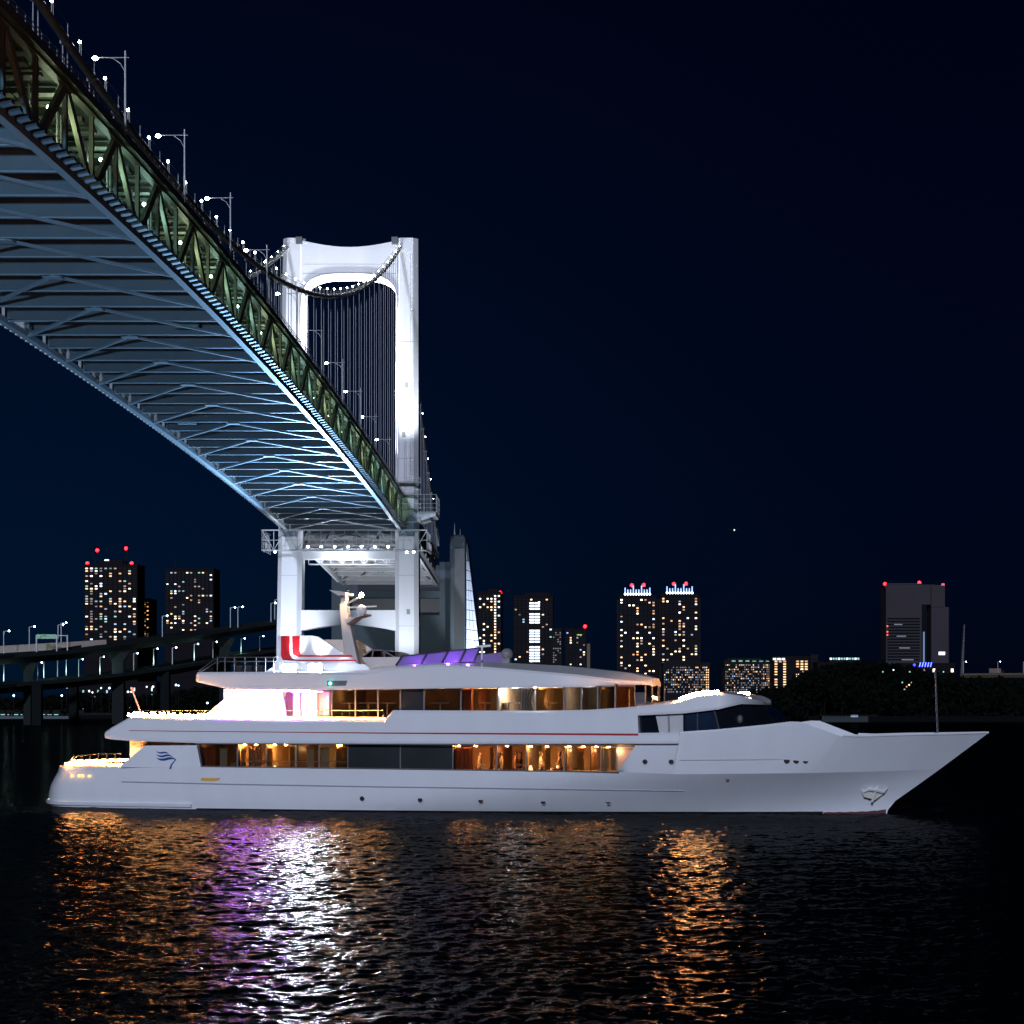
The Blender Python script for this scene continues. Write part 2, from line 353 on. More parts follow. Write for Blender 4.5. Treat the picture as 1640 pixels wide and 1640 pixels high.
def build_tower():
    t = empty('tower', (0, 0, 0), parent=bridge); fr, bk = -3.4, 3.4
    def leg(x0b, x1b, x0t, x1t, z0, z1, name='leg'):
        def ring(x0, x1, z):
            c = 1.15; return [(x0+c, fr, z), (x1-c, fr, z), (x1, fr+c, z), (x1, bk-c, z), (x1-c, bk, z), (x0+c, bk, z), (x0, bk-c, z), (x0, fr+c, z)]
        o = MB().loft([ring(x0b, x1b, z0), ring(x0t, x1t, z1)], smooth=False).build(name, M_TOWER, t)
        return o
    zt = wz(386, YT)
    LX = [(-81.4+63.5, -74.9+63.5, -79.3+63.5, -73.6+63.5), (-50.6+63.5, -44.4+63.5, -50.4+63.5, -44.6+63.5)]
    for a in LX:
        leg(a[0], a[1], a[2], a[3], 2, zt)
        for k, z in enumerate((14.5, 27, 40, 70, 85, 100)):
            xa = a[0]+(a[2]-a[0])*z/zt+1.0; xb = a[1]+(a[3]-a[1])*z/zt-1.0
            MB().box(xa, xb, fr-.012, fr+.1, z, z+.09).build('seam', M_CABLE, t)
    for x in (-46.2+63.5,):
        mb = MB()
        for s_ in (-.3, .3): mb.bar((x+s_, fr-.25, 66), (x+s_, fr-.25, zt-4), .09)
        for k in range(50): mb.bar((x-.3, fr-.25, 66+k*(zt-71)/50), (x+.3, fr-.25, 66+k*(zt-71)/50), .07)
        tag(mb.build('ladder', M_STEEL, t), kind='stuff')
    for x, z in ((-47.5, 88.2), (-48.2, 75.5), (-78.4, 93), (-77.2, 20), (-47.0, 30)):
        MB().box(x+63.5-.45, x+63.5+.45, fr-.06, fr+.1, z, z+1.3).build('hatch', M_STEELD, t)
    # crown beam with the elliptical opening
    xa, xb = -74.2+63.5, -50.2+63.5; cx, rx = (xa+xb)/2, (xb-xa)/2+.3; z0 = wz(497, YT); zc = wz(443, YT)
    top = [(xa-.5+(xb-xa+1)*k/12, zt-.6-1.7*math.sin(math.pi*k/12)) for k in range(13)]
    N = 28
    arch = [(cx+rx*(abs(math.cos(math.pi*k/N))**.62)*(1 if math.cos(math.pi*k/N) > 0 else -1), z0+(zc-z0)*math.sin(math.pi*k/N)**.62) for k in range(N+1)]
    MB().prism(top+arch, 'y', fr+.25, bk-.25).build('crown_beam', M_TOWER, t)
    rim = MB().loft([[(x, fr+.1, z), (x, fr+.3, z-.45), (x, bk-.3, z-.45), (x, bk-.1, z)] for x, z in arch], closed=False, caps=False).build('arch_rim', mat('white_rim', (.8, .8, .82), .4), t)
    for x in (xa-.9, xb+.1-.4):
        MB().box(x-.8, x+.8, fr-.3, bk+.3, zt-1.6, zt+.2).build('saddle', M_DARK, t)
    for z, n in ((109.6, 0), (112, 0)):
        MB().box(xa, xb, fr+.242, fr+.3, z+8, z+8.08).build('seam', M_CABLE, t)
    # lower strut with arched soffit
    zt2, zs = wz(978, YT), wz(1001, YT)
    xi, xj = -75.4+63.5, -50.2+63.5
    MB().prism([(xi, zt2), (xj, zt2)]+[(xj+(xi-xj)*k/16, zs-1.6*(1-math.sin(math.pi*k/16))) for k in range(17)], 'y', -2.4, 2.4).build('lower_strut', M_TOWER, t)
    MB().box(xi, xj, -2.2, 2.2, 44.4, 46.8).build('deck_strut', M_TOWER, t)
    MB().box(-85+63.5, -41+63.5, -9, 9, -3, 4.2).build('pier_base', M_CONCD, t, bevel=.4)
    # maintenance gallery wrapped round the legs just below the deck
    for yy, zlo, zhi in ((-7.0, 46.2, 51.3), (6.0, 43.6, 47.0)):
        x0, x1 = -84.0+63.5, -41.9+63.5
        if yy > 0: x0, x1 = -74+63.5, -50.8+63.5
        n = 14 if yy < 0 else 8; g = empty('maintenance_gallery', (0, 0, 0), parent=bridge)
        for z in (zlo, zhi): member('rail', (x0, yy, z), (x1, yy, z), .3, .3, M_STEEL, g)
        for k in range(n):
            a, b_ = x0+(x1-x0)*k/n, x0+(x1-x0)*(k+1)/n
            member('post', (a, yy, zlo), (a, yy, zhi), .16, .16, M_STEEL, g)
            member('lattice_bar', (a, yy, zlo if k % 2 else zhi), (b_, yy, zhi if k % 2 else zlo), .16, .16, M_STEEL, g)
            member('lattice_bar', (a, yy, (zlo+zhi)/2), (b_, yy, (zlo+zhi)/2), .12, .12, M_STEEL, g)
        MB().box(x0, x1, yy-.6, yy+1.4, zlo-.15, zlo-.02).build('gallery_floor', M_STEEL, g)
    for xx in (-84.0+63.5, -41.9+63.5):
        g = empty('gallery_end', (0, 0, 0), parent=bridge)
        for z in (46.2, 48.8, 51.3): member('rail', (xx, -7, z), (xx, 6, z), .22, .22, M_STEEL, g)
        for k in range(5):
            y0, y1 = -7+13*k/5, -7+13*(k+1)/5
            member('post', (xx, y0, 46.2), (xx, y0, 51.3), .16, .16, M_STEEL, g)
            member('lattice_bar', (xx, y0, 46.2 if k % 2 else 51.3), (xx, y1, 51.3 if k % 2 else 46.2), .16, .16, M_STEEL, g)
    # viewing platform on the outer side of the near leg
    g = empty('side_platform', (0, 0, 0), parent=bridge)
    px0, px1 = -44.6+63.5, -39.8+63.5
    MB().prism([(px0, 53.6), (px1, 55.2), (px1, 55.9), (px0, 55.9)], 'y', -5, 5).build('platform_bracket', M_STEEL, g)
    MB().box(px0, px1+.2, -5.4, 5.4, 55.9, 56.2).build('platform_floor', M_STEELD, g)
    for k in range(7):
        y = -5.3+10.6*k/6; member('post', (px1+.1, y, 56.2), (px1+.1, y, 60.6), .12, .12, M_STEELD, g)
    for k in range(4):
        x = px0+.2+(px1-px0)*k/3; member('post', (x, -5.3, 56.2), (x, -5.3, 60.6), .12, .12, M_STEELD, g)
    for z in (57.2, 58.3, 59.4, 60.6):
        member('rail', (px1+.1, -5.3, z), (px1+.1, 5.3, z), .1, .1, M_STEELD, g); member('rail', (px0, -5.3, z), (px1+.1, -5.3, z), .1, .1, M_STEELD, g)
    # lattice platforms where the truss meets the near leg
    for z in (53.5, 57.0, 60.5, 63.5):
        MB().box(-51.4+63.5, -43.6+63.5, fr-2.2, fr-.2, z, z+.2).build('access_platform', M_STEELD, g)
        for k in range(5):
            x = -51.2+63.5+7.4*k/4; member('post', (x, fr-2.1, z), (x, fr-2.1, z+1.3), .09, .09, M_STEEL, g)
        member('rail', (-51.3+63.5, fr-2.1, z+1.3), (-43.7+63.5, fr-2.1, z+1.3), .1, .1, M_STEEL, g)
    return t
build_tower()

# floodlights of the bridge and one added fill lamp
WHT, BLU = (.84, .90, 1.0), (.28, .58, 1.0)
for x in (-78, -47.6):
    spot('leg_floodlight', (x, 468, 6), (x, 494, 36), 85000, WHT, 50, .8, 1)
    spot('upper_floodlight', (x+(1.5 if x > -60 else -.5), 478, 66), (x, 494, 98), 100000, WHT, 66, .8, 1)
for x in (-68, -58):
    spot('crown_floodlight', (x, 489, 66), (x, 497, 118), 560000, WHT, 60, .8, 1)
spot('soffit_floodlight', (XC, 492, 40), (XC, 500, 47), 30000, WHT, 140, .8, 1)
spot('underdeck_floodlight', (XC, 470, 14), (XC, 400, 54), 400000, BLU, 95, .9, 2)
spot('underdeck_floodlight', (XC, 474, 20), (XC, 330, 56), 1000000, BLU, 60, .9, 2)
spot('sidespan_floodlight', (XC, 515, 15), (XC, 555, 48), 260000, WHT, 100, .9, 2)
spot('added_underdeck_fill', (XC+4, -60, 8), (XC, 125, 56), 1350000, (.24, .52, .86), 36, .9, 3)  # unseen lamp added behind the camera to light the near underside

# bright lenses added along the gallery for glints on the water
for k, (x, y, z) in enumerate([(-80.5, 488.3, 45.6), (-47, 488.3, 45.6), (-45.2, 488.3, 45.6)]+[(-72+3.4*i, 487.8, 46.9) for i in range(7)]):
    fl = MB().box(-.28, .28, .02, .5, -.2, .2).build('glint_housing', M_STEELD, bridge, loc=bl(x, y-.6, z))
    MB().add([(-.24, 0, -.16), (.24, 0, -.16), (.24, 0, .16), (-.24, 0, .16)], [(0, 1, 2, 3)]).build('glint_lens', emat('added_tower_glow', (.66, .82, 1), 900), fl)

# ------------------------------------------------------------------ lamps of the bridge
def nth(k):
    return str(k)+('th' if 10 <= k % 100 <= 20 else {1: 'st', 2: 'nd', 3: 'rd'}.get(k % 10, 'th'))
def make_cable_lamp():
    r = empty('cable_lamp'); MB().ball((0, 0, 0), .155, 8, 6).build('bulb', M_BULB, r); MB().bar((0, 0, -1.2), (0, 0, -.15), .09).build('stem', M_CABLE, r); return r
cl = make_cable_lamp(); first = True
for X, lab in ((XR, 'near'), (XL, 'far')):
    for i in list(range(-11, 0))+list(range(1, 40 if X == XR else 26)):
        Y = YT-PNL*i
        if first: o = cl; first = False
        else: o = dup(cl)
        o.location = (X+(.3 if X == XR else 0), Y, zcab(Y)+1.35)
        part = 'main span' if i > 0 else 'rear side span'
        tag(o, f'{nth(abs(i))} round white lamp from the tower on the {lab} main cable, {part}', 'lamp', 'string of lamps along the main cables')
def make_street_lamp(h=8.65, arm=3.0):
    r = empty('street_lamp')
    MB().tube([(0, 0, 0), (0, 0, h)], [.13, .08], 6).build('pole', M_STEEL, r)
    MB().tube([(.4, 0, h-.7), (0, 0, h-.7), (-arm, 0, h-.7)], .05, 5).tube([(0, 0, h-2.2), (-.5, 0, h-1.3), (-1.3, 0, h-.75)], .04, 5).build('arm', M_STEEL, r)
    MB().ball((-arm-.1, 0, h-.78), .32, 10, 6, .6).build('lamp_head', M_HEAD, r)
    return r
sl = make_street_lamp()
ORD = ['closest to the camera', 'second', 'third', 'fourth', 'fifth', 'sixth', 'seventh', 'eighth', 'ninth', 'last before the tower']
for k in range(10):
    o = sl if k == 0 else dup(sl)
    Y = 197+28.7*k; o.location = (-47.9, Y, zb(Y)+TH+.25)
    tag(o, f'tall single-arm street lamp on the bridge upper deck, {ORD[k]}' + ('' if k in (0, 9) else ' from the near end'), 'street lamp', 'street lamps along the bridge deck')
first = True
for k in range(17):
    Y = YT-14-19*k; z = zb(Y)
    if first:
        wl = empty('walkway_lamp'); MB().ball((0, 0, 0), .2).build('bulb', M_WALK, wl); MB().bar((0, 0, -3.5), (0, 0, -.1), .08).build('stem', M_STEEL, wl); o = wl; first = False
    else: o = dup(wl)
    o.location = (-50.4, Y, z+5.9)
    tag(o, f'{nth(k+1)} green-white walkway lamp from the tower inside the near truss side', 'lamp', 'walkway lamps inside the truss')
    point('truss_light', (-50.6, Y+3, z+4.6), 380, ((.58, 1, .70), (.80, 1, .55), (.52, 1, .85))[k % 3], .3)

# ------------------------------------------------------------------ anchorage
def build_anchorage():
    Y = 622.0; a = tag(empty('bridge_anchorage', (-63, Y, 0)), 'grey concrete anchorage block behind the tower with dark window band and tall pylon', 'anchorage')
    X = lambda px: wx(px, Y)+63
    Z = lambda py: wz(py, Y)
    MB().box(X(531), X(722), 0, 40, 0, Z(985)).build('wall', M_CONC, a)
    MB().box(X(531), X(560), 0, 40, Z(985), Z(905)).build('wall', M_CONC, a)
    MB().box(X(704), X(722), 0, 40, Z(985), Z(900)).build('wall', M_CONC, a)
    MB().box(X(560), X(704), 0, 40, Z(957), Z(946)).build('lintel', M_CONC, a)
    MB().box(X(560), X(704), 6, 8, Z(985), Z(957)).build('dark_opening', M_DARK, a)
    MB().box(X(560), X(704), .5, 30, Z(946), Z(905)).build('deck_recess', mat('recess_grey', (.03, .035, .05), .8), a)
    MB().prism([(X(721), 0), (X(746), 0), (X(746), Z(862)), (X(744), Z(858)), (X(724), Z(858)), (X(721), Z(862))], 'y', -3, 12).build('pylon', M_CONC, a, bevel=.5)
    MB().box(X(729), X(745), -3.1, -2.9, 1, Z(880)).build('dark_slot', mat('slot_green', (.002, .005, .007), .4), a)
    for px, h in ((727, 9), (736, 5)):
        MB().tube([(X(px), 3, Z(858)), (X(px), 3, Z(858)+h*.5)], [.3, .05], 6).build('mast', M_STEELD, a)
    # leaning floodlit panelled face
    mp = mat('lit_panel', (.50, .56, .68), .5)
    ztop, zbt = Z(868), Z(1042); n = 11
    for r in range(n):
        za, zc_ = zbt+(ztop-zbt)*r/n, zbt+(ztop-zbt)*(r+1)/n
        wa, wb = 4.3*(1-r/n), 4.3*(1-(r+1)/n)
        x0 = X(747.5)
        for c in range(3):
            def q(w, t): return x0+max(w, .12)*t
            t0, t1 = c/3+.02, (c+1)/3-.02
            if q(wb, t1)-q(wb, t0) < .12 and c: continue
            sk = .35
            MB().add([(q(wa, t0), -2+t0, za+.12+sk*(1-t0)), (q(wa, t1), -2+t1, za+.12+sk*(1-t1)), (q(wb, t1), -2+t1, zc_-.12+sk*(1-t1)), (q(wb, t0), -2+t0, zc_-.12+sk*(1-t0)),
                      (q(wa, t0), -1.6+t0, za+.12+sk*(1-t0)), (q(wa, t1), -1.6+t1, za+.12+sk*(1-t1)), (q(wb, t1), -1.6+t1, zc_-.12+sk*(1-t1)), (q(wb, t0), -1.6+t0, zc_-.12+sk*(1-t0))],
                     [(0, 1, 2, 3), (7, 6, 5, 4), (0, 4, 5, 1), (1, 5, 6, 2), (2, 6, 7, 3), (3, 7, 4, 0)]).build('panel', mp, a)
    MB().prism([(X(747.2), zbt), (X(768), zbt), (X(748.5), ztop)], 'y', -.9, 8).build('panel_backing', M_CONC, a)
    spot('panel_floodlight', (X(757)-63, Y-14, 12), (X(756)-63, Y, 44), 90000, (.8, .88, 1), 60, .9, .5)
    spot('panel_floodlight', (X(760)-63, Y-10, 8), (X(760)-63, Y, 26), 26000, (.8, .88, 1), 60, .9, .5)
    return a
build_anchorage()

# ------------------------------------------------------------------ yacht
TH_Y = R(14); CS, SN = math.cos(TH_Y), math.sin(TH_Y); U0 = 49.6; BX, BY = 15.87, 102.9
yacht = tag(empty('yacht', (BX-U0*CS, BY+U0*SN, 0), -TH_Y), 'long white motor yacht with lit saloon windows and red stripe passing under the bridge', 'yacht')
def YU(px, v):
    k = (px-VX)/F
    return U0+(k*(BY+v*CS)-BX-v*SN)/(CS+k*SN)
def YZ(px, py, v):
    u = YU(px, v); return CH+(HY-py)*(BY-(u-U0)*SN+v*CS)/F
def taper(u, B, us, ue, p): return B if u <= us else B*max(0, 1-((u-us)/(ue-us))**p)
ST = [(0, 49.6), (.35, 49.9)]                     # stem line z -> u
UE_K = YU(1505, 0); ZE_K = YZ(1505, 1232, 0); UE_T = YU(1583, 0); ZE_T = YZ(1583, 1174, 0)
def stem(z): return interp([(-1, 49.3), (0, 49.6), (.5, 49.75), (ZE_K, UE_K), (ZE_T, UE_T)], z)
def half(u, r):                                   # r: 0 waterline, 1 knuckle line, 2 top
    if r <= 1: return taper(u, 4.75+.45*r**.6, 18+14*r, 49.6+(UE_K-49.6)*r, 1.8+.6*r)
    t = r-1; return taper(u, 5.2+.1*t, 32+3*t, UE_K+(UE_T-UE_K)*t, 2.4+.2*t)
def aft(u, u0, w, k=.3, n=9):
    f = 1-k*max(0, (n-(u-u0))/n)**2; x = (u-u0)/w
    return f*(math.sqrt(max(0, 1-(1-x)**2)) if x < 1 else 1)
def surf(px, py, r):                              # photo point on the near hull side -> (u, half breadth, z)
    b = 5.2
    for _ in range(8): b = half(YU(px, -b), r)
    return YU(px, -b), b, YZ(px, py, -b)
def hb(u, t):                                     # true half breadth of the lower hull
    tt = max(t, 0); u0 = .40-.25*math.sin(math.pi*min(1, tt*1.2))+.9*tt; ue = stem(ZE_K*t)
    return taper(u, 4.75+.45*tt**.6, 18+14*tt, ue, 1.8+.6*tt)*aft(u, u0, 2.2+.6*(1-tt))
def bb(u, r): return taper(u, 5.2+.1*r, 32+3*r, UE_K+(UE_T-UE_K)*r, 2.4+.2*r)   # same for the bow bulwark
def hsurf(px, py):
    b = 5.1
    for _ in range(14):
        u, z = YU(px, -b), YZ(px, py, -b); zk = interp(KL, u)
        if z <= zk: nb = hb(u, max(0, min(1, z/zk)))
        else: nb = bb(u, min(1, (z-zk)/max(.05, interp(TL, u)-zk))) if u > TL[1][0] else 5.2
        b += (nb-b)*.7
    return YU(px, -b), b, YZ(px, py, -b)
KP = [(100, 1229), (197, 1228), (315, 1228), (600, 1231), (990, 1236), (1085, 1240), (1300, 1238), (1420, 1235)]
KL = [(surf(x, y, 1)[0], surf(x, y, 1)[2]) for x, y in KP]+[(UE_K, ZE_K)]
TP = [(990, 1235), (1018, 1194), (1086, 1194), (1089, 1172), (1150, 1168), (1230, 1160), (1265, 1155.5), (1280, 1156), (1305, 1165), (1345, 1179), (1380, 1180), (1450, 1177.5), (1520, 1176)]
TL = [(surf(x, y, 2)[0], surf(x, y, 2)[2]) for x, y in TP]+[(UE_T, ZE_T)]

def gloss(name, col, **k):
    m = mat(name, col, **k); return m
M_HULL = mat('white_hull_paint', (.74, .76, .80), .24, 0, .06, .9, bump=.12, spec=.5, coat=.4, streak=True)
M_WHITE = mat('white_superstructure_paint', (.75, .76, .79), .3, 0, .03, .6, coat=.3)
M_TAN = mat('cream_tone', (.62, .55, .52), .4, 0, .04, 1)
M_RED = mat('red_stripe', (.40, .008, .014), .35, 0, .08, 3)
M_BOOT = mat('boot_topping', (.10, .010, .012), .5, 0, .3, 2)
M_BLUE = mat('blue_logo', (.015, .05, .25), .4, 0, .05, 3)
M_GL = glass('tinted_saloon_glass', (.75, .78, .85), (.62, .60, .56))
M_GLD = mat('black_glass', (.006, .008, .012), .05, 0, .3, .5, spec=.8)
M_GLG = mat('grey_tinted_glass', (.030, .034, .038), .12, 0, .35, .5, spec=.6)
M_GLB = mat('blue_black_glass', (.012, .022, .045), .06, 0, .5, 1.2, spec=.8)
M_INT = mat('saloon_wall', (.42, .27, .15), .6, 0, .3, 1.5)
M_INTD = mat('saloon_floor', (.10, .05, .03), .5, 0, .4, 2)
M_CURT = mat('amber_curtain', (.62, .36, .12), .8, 0, .25, 5)
M_CURTR = mat('rust_curtain', (.42, .12, .05), .8, 0, .25, 5)
M_CLOTH = mat('white_cloth', (.7, .65, .55), .8, 0, .1, 4)
M_RAIL = mat('stainless_rail', (.5, .5, .5), .25, .9, .1, 4)
M_FRAME = mat('window_frame_grey', (.16, .155, .15), .4, 0, .2, 4)
M_STR = emat('warm_string_bulb', (1, .40, .10), 270, True)
M_LED = emat('warm_led_strip', (1, .42, .14), 470, True)

def build_hull():
    NS = 90; rows = []
    ts = [-.25, 0, .1, .3, .5, .7, .85, .95, 1]
    for t in ts:
        row = []
        for side in (-1, 1):
            for i in range(NS+1):
                s = i/NS; s = s if side < 0 else 1-s
                tt = max(t, 0); u0 = .40-.25*math.sin(math.pi*min(1, tt*1.2))+.9*tt
                zk_end = ZE_K*t; ue = stem(zk_end) if t >= 0 else 49.3
                sw = s**1.15 if s < .5 else s
                u = u0+s*(ue-u0)
                z = interp(KL, u)*t if t >= 0 else t*2.0
                b = taper(u, 4.75+.45*tt**.6, 18+14*tt, ue, 1.8+.6*tt)*aft(u, u0, 2.2+.6*(1-tt))
                row.append((u, side*b, z))
        rows.append(row)
    n = len(rows[0]); mb = MB()
    vs = [p for r in rows for p in r]
    mb.add(vs, [(i*n+j, i*n+(j+1) % n, (i+1)*n+(j+1) % n, (i+1)*n+j) for i in range(len(rows)-1) for j in range(n)], True)
    o = mb.build('hull', [M_HULL, M_BOOT], yacht)
    for p in o.data.polygons:
        if max(o.data.vertices[v].co.z for v in p.vertices) < .02: p.material_index = 1
    # boot stripe just above the water, main deck plate
    for sd in (-1, 1):
        for ua, ub, hh, m in ((YU(312, -5), YU(1310, -3), (.03, .12), M_DARK), (YU(1310, -3)+.02, 49.55, (.24, .36), M_BOOT)):
            us = [ua+(ub-ua)*i/50 for i in range(51)]
            MB().loft([[(u, sd*(hb(u, 0)+.012), -.05), (u, sd*(hb(u, .04)+.02), hh[0]+(hh[1]-hh[0])*i/50), (u, sd*max(.0, hb(u, .04)-.1), .1)] for i, u in enumerate(us)]).build('boot_stripe', m, yacht)
    us = [1.2+(UE_K-.6-1.2)*i/50 for i in range(51)]
    MB().loft([[(u, -max(.05, hb(u, .85)-.12), interp(KL, u)-.12), (u, max(.05, hb(u, .85)-.12), interp(KL, u)-.12)] for u in us], closed=False, caps=False).build('main_deck', M_WHITE, yacht)
    # hull rub rail
    for sd in (-1, 1):
        pts = []
        for i in range(61):
            px = 195+(1095-195)*i/60; py = interp([(195, 1252), (370, 1256), (600, 1260), (1095, 1266.5)], px)
            u, b, z = hsurf(px, py); pts.append((u, sd*(b+.012), z))
        MB().tube(pts, .035, 5).build('rub_rail', mat('rub_rail_grey', (.35, .36, .42), .4), yacht)
    # stern step at the waterline
    us = [.5+(YU(305, -5)-.5)*i/24 for i in range(25)]
    MB().loft([[(u, -hb(u+.12, .05)-.12, .12), (u, -hb(u+.12, .05)-.18, .30), (u, -hb(u+.12, .05)+.2, .36), (u, -hb(u+.12, .05)+.3, .1)] for u in us]).build('stern_step', M_HULL, yacht)
def build_bulwark():
    for sd in (-1, 1):
        rings = []
        us = sorted(set([u for u, _ in TL[:-1]]+[TL[0][0]+(UE_T-TL[0][0])*i/110 for i in range(111)]))
        for s_u in us:
            ring = []
            for r in (0, .12, .3, .5, .7, .88, 1):
                ue = UE_K+(UE_T-UE_K)*r; ukn = TL[0][0]+(s_u-TL[0][0])*(ue-TL[0][0])/(UE_T-TL[0][0])
                u = ukn; zt_ = interp(TL, s_u); zk = interp(KL, min(u, UE_K)); z = zk+(zt_-zk)*r
                b = taper(u, 5.2+.1*r, 32+3*r, ue, 2.4+.2*r)
                ring.append((u, sd*b, z))
            inner = [(p[0], p[1]-sd*min(.12, abs(p[1])), p[2]) for p in reversed(ring)]
            rings.append(ring+inner)
        MB().loft(rings).build('bow_bulwark', M_HULL, yacht)
        # cap rail along the bow
        pts = [(u, sd*(max(taper(u, 5.3, 35, UE_T, 2.6), .02)), interp(TL, u)+.03) for u in [YU(1350, -4.0)+(UE_T-YU(1350, -4.0))*i/30 for i in range(31)]]
        MB().tube(pts, .06, 6).build('cap_rail', M_HULL, yacht)
    # fore deck and trunk
    us = [surf(1095, 1200, 1.5)[0]+(UE_T-.5-surf(1095, 1200, 1.5)[0])*i/30 for i in range(31)]
    MB().loft([[(u, -max(.05, bb(u, .6)-.3), interp(TL, u)-.5), (u, max(.05, bb(u, .6)-.3), interp(TL, u)-.5)] for u in us], closed=False, caps=False).build('fore_deck', M_WHITE, yacht)
    # raised side panel
    pp = [(1090, 1174), (1150, 1170), (1230, 1163), (1300, 1168), (1300, 1216), (1250, 1216.5), (1170, 1217), (1090, 1217.5)]
    for sd in (-1, 1):
        rings = []
        for i in range(25):
            px = 1090+(1290-1090)*i/24; yt = interp([(1089, 1174.5), (1150, 1170.5), (1230, 1163), (1270, 1160), (1290, 1163)], px); yb = interp([(1089, 1217.5), (1290, 1216)], px)
            prj = .07*min(1, (1290-px)/80)+.004
            ring = []
            for k in range(6):
                py = yt+(yb-yt)*k/5; u, b, z = hsurf(px, py); ring.append((u, sd*(b+prj), z))
            ring += [(ring[-1][0], sd*(abs(ring[-1][1])-prj-.05), ring[-1][2]), (ring[0][0], sd*(abs(ring[0][1])-prj-.05), ring[0][2])]
            rings.append(ring)
        MB().loft(rings, smooth=False).build('side_panel', M_HULL, yacht)
def plate(name, poly, v, th, m, mirror=True, parent=None, bevel=0):
    P = [(YU(x, v), YZ(x, y, v)) for x, y in poly]; o = None
    for sd in ((1, -1) if mirror else (1,)):
        o2 = MB().prism(P, 'y', sd*v, sd*(v+th)).build(name, m, parent or yacht, bevel=bevel)
        o = o or o2
    return o
def slab(name, top, bot, bf, m, v=-5.2, crown=None, n=80, x0=None, x1=None, sm=False, edge=.12):
    T = [(YU(x, v), YZ(x, y, v)) for x, y in top]; B = [(YU(x, v), YZ(x, y, v)) for x, y in bot]
    C = [(YU(x, -2.5), YZ(x, y, -2.5)) for x, y in crown] if crown else None
    u0, u1 = (x0 if x0 is not None else max(T[0][0], B[0][0])), (x1 if x1 is not None else min(T[-1][0], B[-1][0]))
    us = sorted(set([u0+(u1-u0)*i/n for i in range(n+1)]+[u for u, _ in T+B if u0 < u < u1])); rings = []
    for u in us:
        b = max(.03, bf(u, u0, u1)); zt_, z0 = interp(T, u), interp(B, u)
        e = min(edge, b*.4, (zt_-z0)*.3)
        zc = interp(C, u) if C else zt_+.02
        rings.append([(u, -b+e*.3, z0), (u, -b, z0+e), (u, -b, zt_-e), (u, -b+e, zt_), (u, -b*.5, zc), (u, b*.5, zc), (u, b-e, zt_), (u, b, zt_-e), (u, b, z0+e), (u, b-e*.3, z0)])
    return MB().loft(rings, smooth=sm).build(name, m, yacht)

